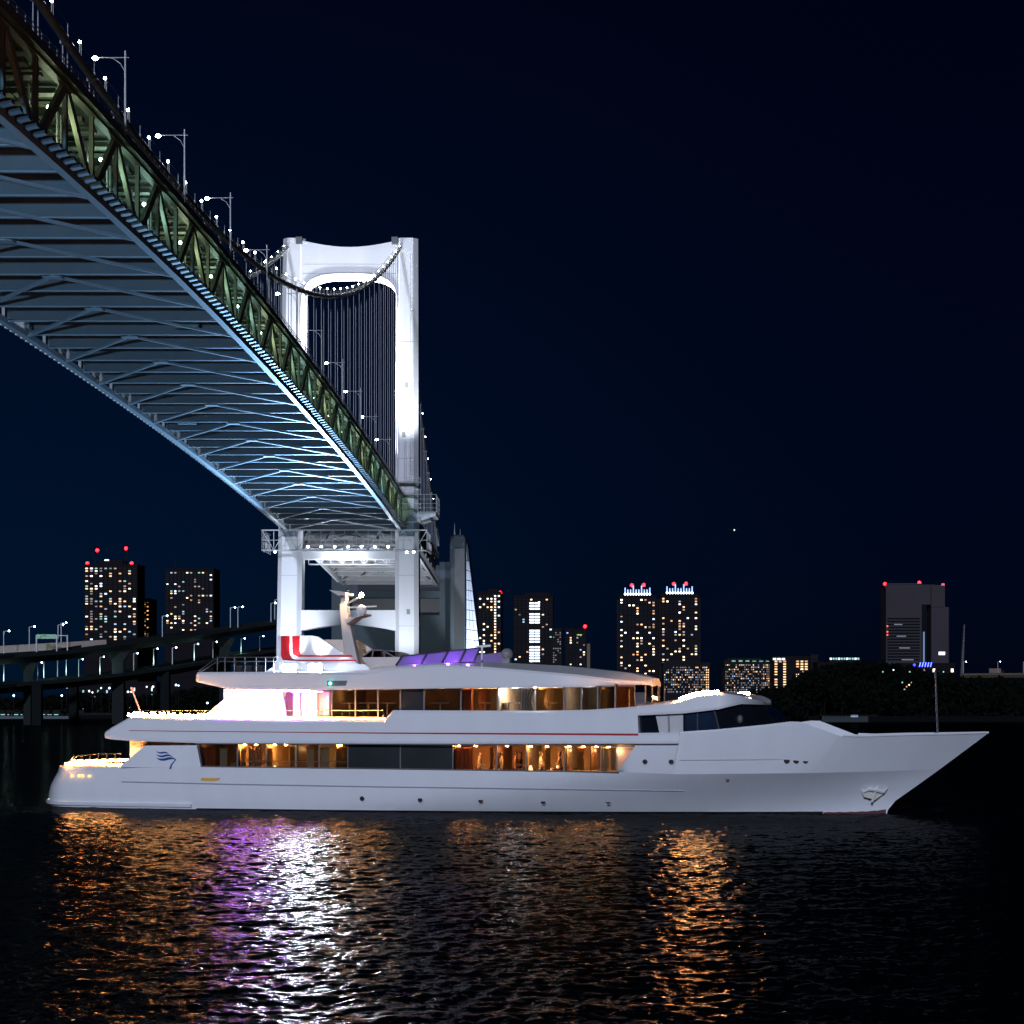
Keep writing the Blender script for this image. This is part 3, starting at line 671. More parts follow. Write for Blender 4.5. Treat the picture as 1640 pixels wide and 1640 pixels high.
def build_super():
    # aft side wings between the main deck and the overhang
    plate('stern_wing', [(190, 1229), (198, 1222), (233, 1194), (316, 1193.5), (322, 1229)], -5.2, .18, M_HULL)
    plate('stern_column', [(208, 1186), (232, 1186), (232, 1225), (208, 1225)], -3.9, .3, M_TAN)
    # upper deck body
    def bf(u, u0, u1):
        return 5.25*aft(u, u0-.25, .9, .04, 8) if u < u0+9 else taper(u, 5.25, 38, 64, 2.2)
    slab('upper_deck', [(153, 1178), (205, 1149), (615, 1153), (629, 1137.5), (850, 1138.5), (940, 1137), (1000, 1133), (1021, 1131), (1023, 1174), (1088, 1173)],
         [(153, 1180), (175, 1184), (205, 1186.5), (315, 1190), (700, 1191), (1088, 1191)], bf, M_HULL, v=-5.2)
    # red stripe along the upper deck side
    for sd in (-1, 1):
        pts = [(YU(x, -5.27), y) for x, y in ((192, 1170), (600, 1174.5), (1022, 1177.5))]
        def st(px, py): return (YU(px, -5.26), YZ(px, py, -5.26))
        rr = []
        for i in range(40):
            px = 205+(1022-205)*i/39; yc = interp([(192, 1170), (600, 1174), (1022, 1176.5)], px); w = interp([(192, .5), (500, .7), (700, 1.2), (1022, 1.7)], px)
            a, b_ = st(px, yc-w), st(px, yc+w); bb = 5.25 if a[0] < 38 else taper(a[0], 5.25, 38, 64, 2.2)
            if a[0] < 9.3: bb = bf(a[0], YU(153, -5.2), 0)
            rr.append([(a[0], sd*(bb+.008), a[1]), (b_[0], sd*(bb+.008), b_[1]), (b_[0], sd*(bb-.02), b_[1]), (a[0], sd*(bb-.02), a[1])])
        MB().loft(rr, smooth=False).build('stripe', M_RED, yacht)
    # slit under the deck forward, dark line
    plate('vent_slot', [(1020, 1190.5), (1087, 1190.5), (1087, 1194.5), (1020, 1194.5)], -5.0, .1, mat('slot_grey', (.12, .13, .17), .5))
    # sun deck roof
    def rf(u, u0, u1):
        a = aft(u, u0-.2, .8, .04, 5); x = (u-(u1-6))/6
        return 4.9*a*(1 if x < 0 else math.sqrt(max(0, 1-(x*.985)**3)))
    slab('sun_deck', [(300, 1083), (312, 1076.5), (430, 1076), (580, 1077), (640, 1068), (700, 1064), (780, 1068), (850, 1074), (920, 1080), (990, 1089), (1048, 1091)],
         [(300, 1089), (330, 1096), (368, 1104.5), (455, 1106), (700, 1102.5), (900, 1100.5), (1010, 1098.5), (1048, 1095)], rf, M_WHITE, v=-4.9,
         crown=[(300, 1083), (430, 1077), (560, 1074), (640, 1064), (700, 1060), (800, 1061), (900, 1066), (1000, 1077), (1048, 1088)], x1=YU(1052, 0))
    # funnel coaming from roof to wings
    plate('funnel_base', [(421, 1078), (436, 1069), (444, 1057), (585, 1064), (600, 1078)], -3.42, .3, M_WHITE)
    # funnel wings
    wing = [(444, 1075), (444, 1019), (446, 1018), (500, 1018), (509, 1020), (517, 1025), (578, 1066), (588, 1072), (600, 1077)]
    o = plate('funnel_wing', wing, -3.3, .25, M_WHITE, mirror=False)
    P = [(YU(x, -3.3), YZ(x, y, -3.3)) for x, y in wing]; MB().prism(P, 'y', 3.05, 3.3).build('funnel_wing', M_TAN, yacht)  # far wing in cream, its warm lighting put into the colour
    MB().box(YU(450, -3.3), YU(470, -3.3), -3.0, 3.0, YZ(450, 1075, -3.3), YZ(450, 1040, -3.3)).build('funnel_bulkhead', M_TAN, yacht)
    for poly in ([(450, 1018.6), (464, 1018.6), (464, 1048), (467, 1054), (473, 1056.5), (571, 1056.5), (571, 1059), (460, 1059), (453, 1057), (450, 1051)],
                 [(468, 1018.6), (480, 1018.6), (480, 1044), (482, 1048), (486, 1049), (563, 1049), (566, 1052), (478, 1052), (470, 1049), (468, 1043)]):
        plate('red_band', poly, -3.312, .006, M_RED, mirror=False)
    # mast
    P = lambda x, y: (YU(x, 0), YZ(x, y, 0))
    mast = MB().prism([P(556, 1066), P(550, 1020), P(547, 985), P(546, 968), P(549, 964), P(555, 964), P(558, 972), P(560, 990), P(566, 1015), P(577, 1066)], 'y', -.28, .28).build('mast', M_TAN, yacht, bevel=.08)
    MB().prism([P(534, 946), P(552, 948), P(560, 950), P(560, 953), P(549, 955)], 'y', -.7, .7).build('mast_head', M_TAN, mast)
    MB().prism([P(550, 950), P(556, 950), P(555, 966), P(548, 966)], 'y', -.25, .25).build('mast_neck', M_TAN, mast)
    MB().prism([P(556, 993), P(587, 985), P(589, 983.5), P(589, 986), P(575, 990), P(562, 999)], 'y', -.6, .6).build('radar_platform', M_TAN, mast)
    MB().ball((*P(579, 977), 0)[0:1]+(0, P(579, 977)[1]), .30, 14, 10).build('radar_dome', M_WHITE, mast)
    MB().bar((P(579, 984)[0], 0, P(579, 984)[1]), (P(579, 977)[0], 0, P(579, 977)[1]), .3).build('dome_stem', M_WHITE, mast)
    MB().bar((P(562, 973)[0], -.6, P(562, 974)[1]), (P(596, 968)[0], .7, P(596, 970)[1]), .09, .09).bar((P(579, 971)[0], 0, P(579, 971)[1]), (P(579, 977)[0], 0, P(579, 977)[1]), .1).build('radar_bar', M_WHITE, mast)
    MB().bar((P(557, 966)[0], 0, P(557, 966)[1]), (P(577, 956)[0], 0, P(577, 956)[1]), .1).build('lamp_arm', M_TAN, mast)
    b = MB().ball((P(579, 953)[0], 0, P(579, 953)[1]), .13, 10, 8).build('mast_lamp', emat('mast_lamp_glass', (1, .78, .52), 350), mast)
    MB().ball((P(556, 948)[0], 0, P(556, 946)[1]), .09, 8, 6).box(P(554, 950)[0], P(560, 950)[0], -.3, .3, P(556, 952)[1], P(556, 949.3)[1]).build('instrument', M_DARK, mast)
    spot('mast_wash', (P(551, 975)[0]-.1, -1.5, P(551, 975)[1]+.5), (P(552, 975)[0]+.1, 0, P(552, 978)[1]-.3), 130, (1, .72, .45), 60, .9, .05, yacht)
    # canopy hatch
    arc = [(580+52*k/12, 1052.5-11.5*math.sin(math.pi*k/12)**.6) for k in range(13)]
    plate('hatch_canopy', arc, -1.6, 3.2, glass('clear_canopy', (.8, .8, .8), (.5, .45, .42)), mirror=False)
    for a, b_ in (((580, 1052.5), (594, 1041.8)), ((594, 1041.8), (612, 1041)), ((612, 1041), (632, 1052.5)), ((598, 1041.5), (596, 1052.5)), ((614, 1041.5), (616, 1052.5))):
        for v in (-1.62, 1.6):
            MB().bar((YU(a[0], v), v, YZ(*a, v)), (YU(b_[0], v), v, YZ(*b_, v)), .07).build('canopy_hoop', M_FRAME, yacht)
    plate('cockpit_coaming', [(578, 1053), (640, 1052), (650, 1066), (590, 1068)], -2.6, .12, M_TAN)
    # purple lit wind screen of the sun deck
    mp = mat('frosted_screen', (.20, .13, .36), .35, 0, .05, 3)
    sc = [(640, 1051.5, 1066), (680, 1046.5, 1064), (714, 1043.5, 1062), (742, 1040.5, 1060.5), (765, 1037.5, 1059)]
    for (a, ya, yb), (c, yc, yd) in zip(sc, sc[1:]):
        plate('wind_screen', [(a-3+4, ya), (c-1+4, yc), (c-5-2, yd), (a-7+1, yb)], -3.1, .05, mp)
    for a, ya, yb in sc:
        for sd in (1, -1):
            v = -3.14; MB().bar((YU(a+4, v), sd*v, YZ(a+4, ya, v)), (YU(a-6, v), sd*v, YZ(a-6, yb, v)), .09).build('screen_post', M_DARK, yacht)
    for a, ya, c, yc in ((640, 1051.5, 769, 1037.3),):
        MB().bar((YU(a, -3.14), -3.14, YZ(a, ya, -3.14)), (YU(c, -3.14), -3.14, YZ(c, yc, -3.14)), .06).build('screen_rail', M_DARK, yacht)
    for px in (662, 716, 748):
        point('screen_light', (YU(px, -3.9), -3.75, YZ(px, 1061, -3.75)), 34 if px == 716 else 17, (.42, .12, 1), .08, yacht)
    MB().bar((YU(772, -1), -1, YZ(772, 1062, -1)), (YU(772, -1), -1, YZ(772, 1036, -1)), .09).bar((YU(763, -1), -1, YZ(763, 1036, -1)), (YU(786, -1), -1, YZ(786, 1034, -1)), .12).build('antenna', M_WHITE, yacht)
    MB().ball((YU(812, 0), 0, YZ(812, 1048, 0)), .35, 12, 8).bar((YU(812, 0), 0, YZ(812, 1066, 0)), (YU(812, 0), 0, YZ(812, 1050, 0)), .4).build('satellite_dome', mat('dome_grey', (.2, .2, .2), .5), yacht)
    # aft sun deck rail
    v = -4.6
    for sd in (1, -1):
        for dy in (0, 6.5):
            MB().tube([(YU(x, v), sd*v, YZ(x, y+dy*(1 if x > 335 else .5), v)) for x, y in ((318, 1075), (348, 1053), (442, 1052.5))], .035, 5).build('rail', M_RAIL, yacht)
        for x in (348, 360, 375, 392, 410, 425, 438):
            MB().bar((YU(x, v), sd*v, YZ(x, 1076, v)), (YU(x, v), sd*v, YZ(x, 1053, v)), .045).build('rail_post', M_RAIL, yacht)
    for x in (383, 398, 415):
        MB().box(YU(x, -2), YU(x, -2)+.45, -2.6, -2.1, YZ(x, 1076, -2), YZ(x, 1066, -2)).box(YU(x, -2), YU(x, -2)+.06, -2.6, -2.1, YZ(x, 1066, -2), YZ(x, 1058, -2)).build('deck_seat', M_DARK, yacht)
    # funnel floods
    for px in (464, 506):
        u, z = YU(px, -4.0), YZ(px, 1077, -4.0)
        MB().add([(u-.36, -4.135, z+.08), (u+.36, -4.135, z+.08), (u+.36, -4.10, z+.46), (u-.36, -4.10, z+.46)], [(0, 1, 2, 3)]).build('lamp_lens', emat('glint_lens', (.80, .88, 1), 2000), yacht)
        MB().box(u-.38, u+.38, -4.09, -3.97, z+.06, z+.48).bar((u, -4.0, z-.05), (u, -4.0, z+.15), .05).build('floodlight', M_DARK, yacht)
        spot('funnel_spot', (u, -4.0, z+.54), (u+.1, -3.35, z+1.6), 260, (.88, .94, 1), 66, .7, .06, yacht)
    # green side light in its dark box
    plate('light_box', [(524, 1090.5), (556, 1090), (554, 1098), (524, 1098.5)], -4.93, .06, mat('light_box_grey', (.10, .13, .14), .5))
    MB().ball((YU(528.5, -5.0), -4.98, YZ(528.5, 1094.5, -5.0)), .08, 10, 8).build('side_light', emat('green_light', (.1, 1, .6), 14), yacht)
build_hull(); build_bulwark(); build_super()

def build_upper_saloon():
    v = -4.35
    # lit white wing aft with purple strip
    plate('saloon_wing', [(330, 1144), (368, 1112), (380, 1107.5), (451, 1107.5), (457, 1144), (456, 1152), (326, 1152)], v, .15, M_WHITE)
    plate('corner_post', [(358, 1103), (372, 1103), (372, 1113), (358, 1121)], v+.4, .3, M_WHITE)
    for sd in (1, -1):
        MB().box(YU(366, v), YU(500, v), sd*(v-.40)-.03, sd*(v-.40)+.03, YZ(400, 1106.5, v), YZ(400, 1105.2, v)).build('purple_strip', emat('purple_led', (.38, .09, 1), 900), yacht)
    for px in (375, 395, 415, 435, 452):
        spot('wing_wash', (YU(px, -4.75), -4.75, YZ(px, 1107.5, -4.75)), (YU(px, -4.45), -4.42, YZ(px, 1140, -4.4)), 12, (.66, .42, 1), 120, .9, .08, yacht)
    # interior shell: floor, ceiling, back wall, partitions
    u0, u1 = YU(531, v), YU(1012, v)
    zf, zc = YZ(700, 1147, v), YZ(700, 1101.5, v)
    MB().box(YU(458, v), u1, -4.1, 4.1, zf-.1, zf).build('saloon_floor', M_INTD, yacht)
    MB().box(YU(458, v), YU(940, v), -4.0, 4.0, zc+.2, zc+.28).build('saloon_ceiling', M_INT, yacht)
    MB().box(YU(458, v), u1, 1.0, 1.1, zf, zc+.2).build('saloon_back_wall', M_INT, yacht)
    MB().box(YU(984, v)-.03, YU(984, v)+.03, -4.2, 4.2, zf, zc+.2).build('partition', M_INT, yacht)
    for px in (530, 738, 797, 858, 903, 960):
        MB().box(YU(px, v)-.03, YU(px, v)+.03, -4.15, 1.0, zf, zc+.2).build('partition', M_INT if px != 738 else M_CURTR, yacht)
    # door area 457-530
    plate('door_panel', [(458, 1108), (468, 1108), (468, 1146), (458, 1146)], v+.9, .05, M_INTD, mirror=False)
    for a, b_, m in ((470, 480, M_CLOTH), (483, 491, M_CLOTH), (509, 527, M_CLOTH)):
        plate('door_panel', [(a, 1108), (b_, 1108), (b_, 1146), (a, 1146)], v+.7, .05, m, mirror=False)
    plate('purple_pillar', [(492, 1103), (507, 1103), (507, 1150), (492, 1150)], v+.2, .2, M_WHITE, mirror=False)
    spot('door_wash', (YU(500, -4.6), -4.7, YZ(500, 1105, -4.7)), (YU(500, -4.1), -4.1, YZ(500, 1146, -4.1)), 14, (.45, .2, 1), 80, .9, .05, yacht)
    point('door_light', (YU(490, -4.0), -4.2, YZ(490, 1108, -4.2)), 8, (1, .6, .35), .05, yacht)
    # window panes on the near and far side, each its own frame and glass
    edges = [531, 569, 605, 641, 679, 738, 797, 857, 903, 931, 957, 985]
    ytop = lambda x: interp([(531, 1101.5), (700, 1101), (1048, 1097)], x); ybot = lambda x: interp([(531, 1150), (629, 1150), (631, 1140), (850, 1140), (940, 1138), (1048, 1130)], x)
    for a, b_ in zip(edges, edges[1:]):
        dark = a in (641,)
        o = plate('window_pane', [(a+.6, ytop(a)), (b_-.6, ytop(b_)), (b_-.6, ybot(b_)+3), (a+.6, ybot(a)+3)], v, .03, M_GLG if dark else M_GL)
    for x in edges:
        plate('mullion', [(x-1.1, ytop(x)), (x+1.1, ytop(x)), (x+1.1, ybot(x)+4), (x-1.1, ybot(x)+4)], v-.04, .12, M_FRAME)
    # curved nose of the saloon
    ua = YU(985, v); nose = [(ua, -4.35), (YU(1015, v)-.1, -3.75), (YU(1033, -2.6), -2.5), (YU(1044, -1), -1.0), (YU(1044, -1)+.12, 0)]
    nose = nose+[(x, -y) for x, y in nose[-2::-1]]
    za, zb_ = YZ(1000, 1138, v)-.3, YZ(1000, 1098, v)+.05
    for (x0, y0), (x1, y1) in zip(nose, nose[1:]):
        MB().add([(x0, y0, za), (x1, y1, za), (x1, y1, zb_), (x0, y0, zb_)], [(0, 1, 2, 3)]).build('window_pane', glass('brown_glass', (.7, .7, .75), (.34, .27, .22)), yacht)
        MB().bar((x0, y0, za), (x0, y0, zb_), .05).build('mullion', M_DARK, yacht)
    # curtains (pleated sheets)
    def curtain(px0, px1, y0, y1, vv, m, tie=0, name='curtain'):
        n = 18; vs = []; ua_, ub = YU(px0, vv), YU(px1, vv); zt_, zl = YZ(px0, y0, vv), YZ(px0, y1, vv)
        for j in range(7):
            t = j/6; wd = 1-tie*math.sin(math.pi*min(1, t*1.0))*.9 if tie > 0 else 1+tie*math.sin(math.pi*t)*-.0
            for i in range(n+1):
                s = i/n; uu = ua_+(ub-ua_)*(s*wd if tie >= 0 else 1-(1-s)*(1+tie*math.sin(math.pi*t)))
                vs.append((uu, vv+.05*math.sin(s*math.pi*9), zt_+(zl-zt_)*t))
        o = MB().add(vs, [(j*(n+1)+i, j*(n+1)+i+1, (j+1)*(n+1)+i+1, (j+1)*(n+1)+i) for j in range(6) for i in range(n)], True).build(name, m, yacht, fix=False); return o
    for a, b_, m, tie in ((740, 755, M_CURTR, 0), (758, 770, M_CURT, .4), (782, 796, M_CURT, -.4), (860, 878, M_CURT, .4), (897, 903, M_CURT, 0), (958, 978, M_CURT, .5), (1003, 1009, M_CURT, 0), (833, 857, mat('grey_curtain', (.3, .3, .33), .7), .3)):
        curtain(a, b_, 1104, 1142, v+.45, m, tie)
    # valance glow along the ceiling
    for a, b_ in ((545, 601), (607, 638), (682, 735), (760, 790), (860, 900)):
        MB().box(YU(a, -3.6), YU(b_, -3.6), -3.5, -3.3, zc-.02, zc+.14).build('cove_light', emat('cove_glow', (1, .62, .22), 1.6), yacht)
    for px, p, vv in ((560, 3, -3), (620, 3, -3), (708, 3, -3), (768, 34, -3.2), (790, 20, -3.0), (826, 120, -3.2), (870, 34, -3.4), (890, 16, -3), (944, 16, -3.2), (975, 10, -3.6)):
        p *= 3.6*(.3 if px > 960 else 1); col = (1, .62, .28) if px not in (826, 944) else (.85, .88, 1)
        point('saloon_light', (YU(px, vv), vv, zc-.25), p, col, .12, yacht)
    # tables, chairs, flowers
    for px in (560, 590, 620, 705, 777, 815, 845, 880):
        u = YU(px, -3.2); MB().tube([(u, -3.2, zf), (u, -3.2, zf+.7)], .05, 6).tube([(u, -3.2, zf+.7), (u, -3.2, zf+.74)], .5, 14).build('table', M_CLOTH, yacht)
    return curtain
curtain = build_upper_saloon()

def build_main_saloon():
    v = -4.75
    zf, zc = YZ(600, 1240, v), YZ(600, 1192, v)
    u0, u1 = YU(318, v), YU(1018, v)
    MB().box(u0, u1, -4.6, 4.6, zc+.0, zc+.05).build('saloon_ceiling', M_INT, yacht)
    MB().box(u0, u1, -4.6, 4.6, zf-.06, zf).build('saloon_floor', M_INTD, yacht)
    MB().box(u0, u1, -1.6, -1.5, zf, zc).build('saloon_back_wall', M_INT, yacht)
    MB().box(u0-3.6, u0-3.5, -4.4, 4.4, zf, zc).build('aft_bulkhead', M_INT, yacht)
    parts = [(318, M_INT), (380, M_INT), (426, M_INT), (474, M_INTD), (536, M_INT), (557, M_INTD), (725, M_INTD), (793, M_INTD), (841, M_FRAME), (904, M_FRAME), (944, M_INTD)]
    for px, m in parts:
        MB().box(YU(px, v)-.03, YU(px, v)+.03, -4.5, -1.6, zf, zc).build('partition', m, yacht)
    edges = [318, 380, 426, 474, 511, 557, 641, 725, 795, 842, 904, 962, 988]
    yt = lambda x: interp([(318, 1191), (700, 1192.5), (1018, 1194.5)], x); yb = lambda x: interp([(318, 1226), (700, 1232), (990, 1235)], x)
    for a, b_ in zip(edges, edges[1:]):
        m = M_GLG if a in (557, 641) else M_GL
        plate('window_pane', [(a+.5, yt(a)), (b_-.5, yt(b_)), (b_-.5, yb(b_)+3), (a+.5, yb(a)+3)], v, .03, m)
    for x in edges:
        w = .7 if x in (557, 641, 725) else 1.0
        plate('mullion', [(x-w, yt(x)), (x+w, yt(x)), (x+w, yb(x)+3), (x-w, yb(x)+3)], v-.05, .12, M_FRAME)
    plate('slanted_pane', [(989.5, yt(989)), (1017, yt(1017)), (1002, 1217), (989.5, 1236)], -5.05, .03, glass('pink_glass', (1, .9, .9), (.9, .8, .78)))
    plate('slanted_backing', [(988, 1193), (1020, 1193), (1020, 1240), (988, 1240)], -4.7, .04, M_CLOTH)
    # thin dark frame line round the window strip
    for sd in (1, -1):
        pts = [(315, 1191), (600, 1191.8), (1019, 1195), (1003, 1217), (990, 1236.5), (600, 1231), (322, 1227.5), (315, 1191)]
        MB().tube([(YU(x, -5.22), sd*-5.22, YZ(x, y, -5.22)) for x, y in pts], .035, 4).build('strip_frame', M_FRAME, yacht)
    # rail outside the aft windows
    for sd in (1, -1):
        MB().tube([(YU(x, -5.12), sd*-5.12, YZ(x, y, -5.12)) for x, y in ((380, 1219), (555, 1220.5))], .025, 4).build('rail', M_RAIL, yacht)
    cw = v+.35
    for a, b_, m, t in ((320, 345, M_CURTR, 0), (352, 364, M_CLOTH, 0), (386, 396, M_CURT, .3), (398, 420, mat('tan_curtain', (.5, .3, .18), .8), 0), (430, 438, M_CURT, 0), (464, 472, M_CURT, 0),
                        (491, 503, M_CLOTH, 0), (514, 527, M_CLOTH, 0), (540, 549, M_CURT, 0), (550, 556, M_CURT, 0), (727, 757, M_CURTR, 0), (785, 790, M_CURT, 0), (843, 846, M_CURT, 0), (872, 882, M_CURT, 0),
                        (906, 909, M_CURT, 0), (926, 937, M_CURT, .3), (965, 975, M_CLOTH, 0), (978, 986, M_CLOTH, 0)):
        curtain(a, b_, 1197, 1233, cw, m, t)
    zl = zc-.3
    for px, p, c in ((350, 5, 1), (402, 34, 1), (450, 42, 2), (497, 12, 1), (520, 6, 0), (547, 30, 2), (740, 12, 0), (770, 14, 0), (815, 12, 0), (860, 15, 1), (888, 15, 1), (915, 11, 1), (935, 12, 1), (955, 14, 1), (975, 30, 1), (1000, 8, 1)):
        point('saloon_light', (YU(px, -3.4), (-3.4 if int(px) % 2 else -4.15) if px < 985 else -4.9, zl), p*2.0, ((1, .42, .2), (1, .6, .27), (1, .78, .3))[c], .1, yacht)
    for px in (392, 410, 440, 458, 545, 735, 762, 812, 850, 876, 912, 934, 955, 975):
        MB().tube([(YU(px, -4.3), -4.3, zc-.02), (YU(px, -4.3), -4.3, zc-.09)], [.05, .09], 10).build('ceiling_lamp', emat('ceiling_lamp_glass', (1, .42, .12), 900), yacht)
    M_LAMP = emat('table_lamp_glow', (1, .66, .3), 7)
    for px in (440, 745, 765, 810, 850, 862, 880, 893, 912, 930, 950):
        u = YU(px, -4.0); z = YZ(px, 1232, -4.0)
        MB().tube([(u, -4.0, z-.9), (u, -4.0, z-.1)], .05, 6).tube([(u, -4.0, z-.1), (u, -4.0, z-.06)], .42, 12).build('table', M_CLOTH, yacht)
        if px in (850, 880, 893, 440): MB().tube([(u, -4.0, z-.05), (u, -4.0, z+.2)], [.12, .05], 8).build('table_lamp', M_LAMP, yacht)
        for s in (-.55, .5):
            MB().box(u+s-.2, u+s+.2, -4.2, -3.8, z-.5, z-.42).box(u+s*1.35-.03, u+s*1.35+.03, -4.2, -3.8, z-.5, z+.12).build('chair', M_CURTR if px % 2 else M_INTD, yacht)
build_main_saloon()

def build_wheelhouse():
    T = [(1021, 1145), (1095, 1141.5), (1150, 1135), (1182, 1126), (1212, 1137), (1242, 1159)]; B = [(1021, 1174), (1090, 1173), (1150, 1169.5), (1242, 1161)]
    v = -4.7
    def bf(u, u0, u1):
        x = (u-YU(1150, v))/(u1-YU(1150, v)); return 4.75 if x < 0 else 4.75-3.4*x**1.5
    slab('windscreen', T, B, bf, M_GLD, v=v, sm=False, edge=.05)
    plate('side_door', [(1050, 1145), (1094, 1142), (1094, 1173), (1056, 1173.5)], -4.85, .06, mat('door_white', (.5, .49, .5), .35))
    plate('door_post', [(1069, 1144), (1072, 1144), (1073, 1173), (1070, 1173)], -4.9, .05, mat('door_post', (.22, .2, .2), .5))
    plate('side_window', [(1097, 1143), (1143, 1138.5), (1150, 1170), (1097, 1172)], -4.82, .05, M_GLB)
    for a, b_ in (((1117, 1141), (1117, 1171)), ((1144, 1137), (1152, 1170))):
        plate('window_post', [(a[0]-1, a[1]), (a[0]+1, a[1]), (b_[0]+1, b_[1]), (b_[0]-1, b_[1])], -4.86, .05, M_DARK)
    for px, py, w in ((1160, 1153, 3), (1184, 1152, 4)):
        u, z = YU(px, -4.4), YZ(px, py, -4.4); o = MB().ball((0, 0, 0), .16, 12, 8, 1.5).build('rear_seat', mat('seat_grey', (.1, .1, .1), .5), yacht, loc=(u, -4.05-.1, z))
    MB().bar((YU(1140, -4.8), -4.84, YZ(1140, 1136.5, -4.8)), (YU(1173, -4.3), -4.4, YZ(1173, 1127.5, -4.3)), .05).build('wiper_arm', M_DARK, yacht)
    MB().bar((YU(1204, -3), -3.3, YZ(1204, 1137, -3)), (YU(1230, -2), -2.5, YZ(1230, 1154, -2)), .05).build('wiper_arm', M_DARK, yacht)
    # roof
    def rf(u, u0, u1):
        x = (u-YU(1150, v))/(u1-YU(1150, v)); b0 = taper(u, 5.2, 38, 60, 2.2); return b0 if x < 0 else b0*math.sqrt(max(.02, 1-x**2.2*.93))
    slab('wheelhouse_roof', [(1019, 1131), (1050, 1128), (1083, 1122.5), (1100, 1116.5), (1116, 1112), (1132, 1109.8), (1150, 1108.8), (1180, 1114), (1215, 1126.5)],
         [(1019, 1146), (1095, 1142.5), (1150, 1136), (1182, 1127.5), (1215, 1128.5)], rf, M_WHITE, v=-5.2, sm=False, x1=YU(1215, -3),
         crown=[(1019, 1131), (1085, 1120), (1115, 1110.5), (1150, 1107), (1180, 1113), (1215, 1126)])
    for sg in (1, -1):
        pts = []
        for x, y in ((1088, 1120.2), (1100, 1115.6), (1116, 1111.1), (1132, 1108.9), (1151, 1107.9)):
            u = YU(x, -5.0); pts.append((u, -sg*(rf(u, 0, YU(1215, -3))-.12), YZ(x, y, -5.0)))
        MB().tube(pts, .085, 6).build('roof_light_strip', M_LED, yacht)
    for px in (1187, 1194, 1201):
        MB().ball((YU(px, -2.5), -2.6, YZ(px, 1119.5, -2.6)), .11, 8, 6).build('deck_light', emat('small_lamp', (1, .9, .95), 3), yacht)
build_wheelhouse()

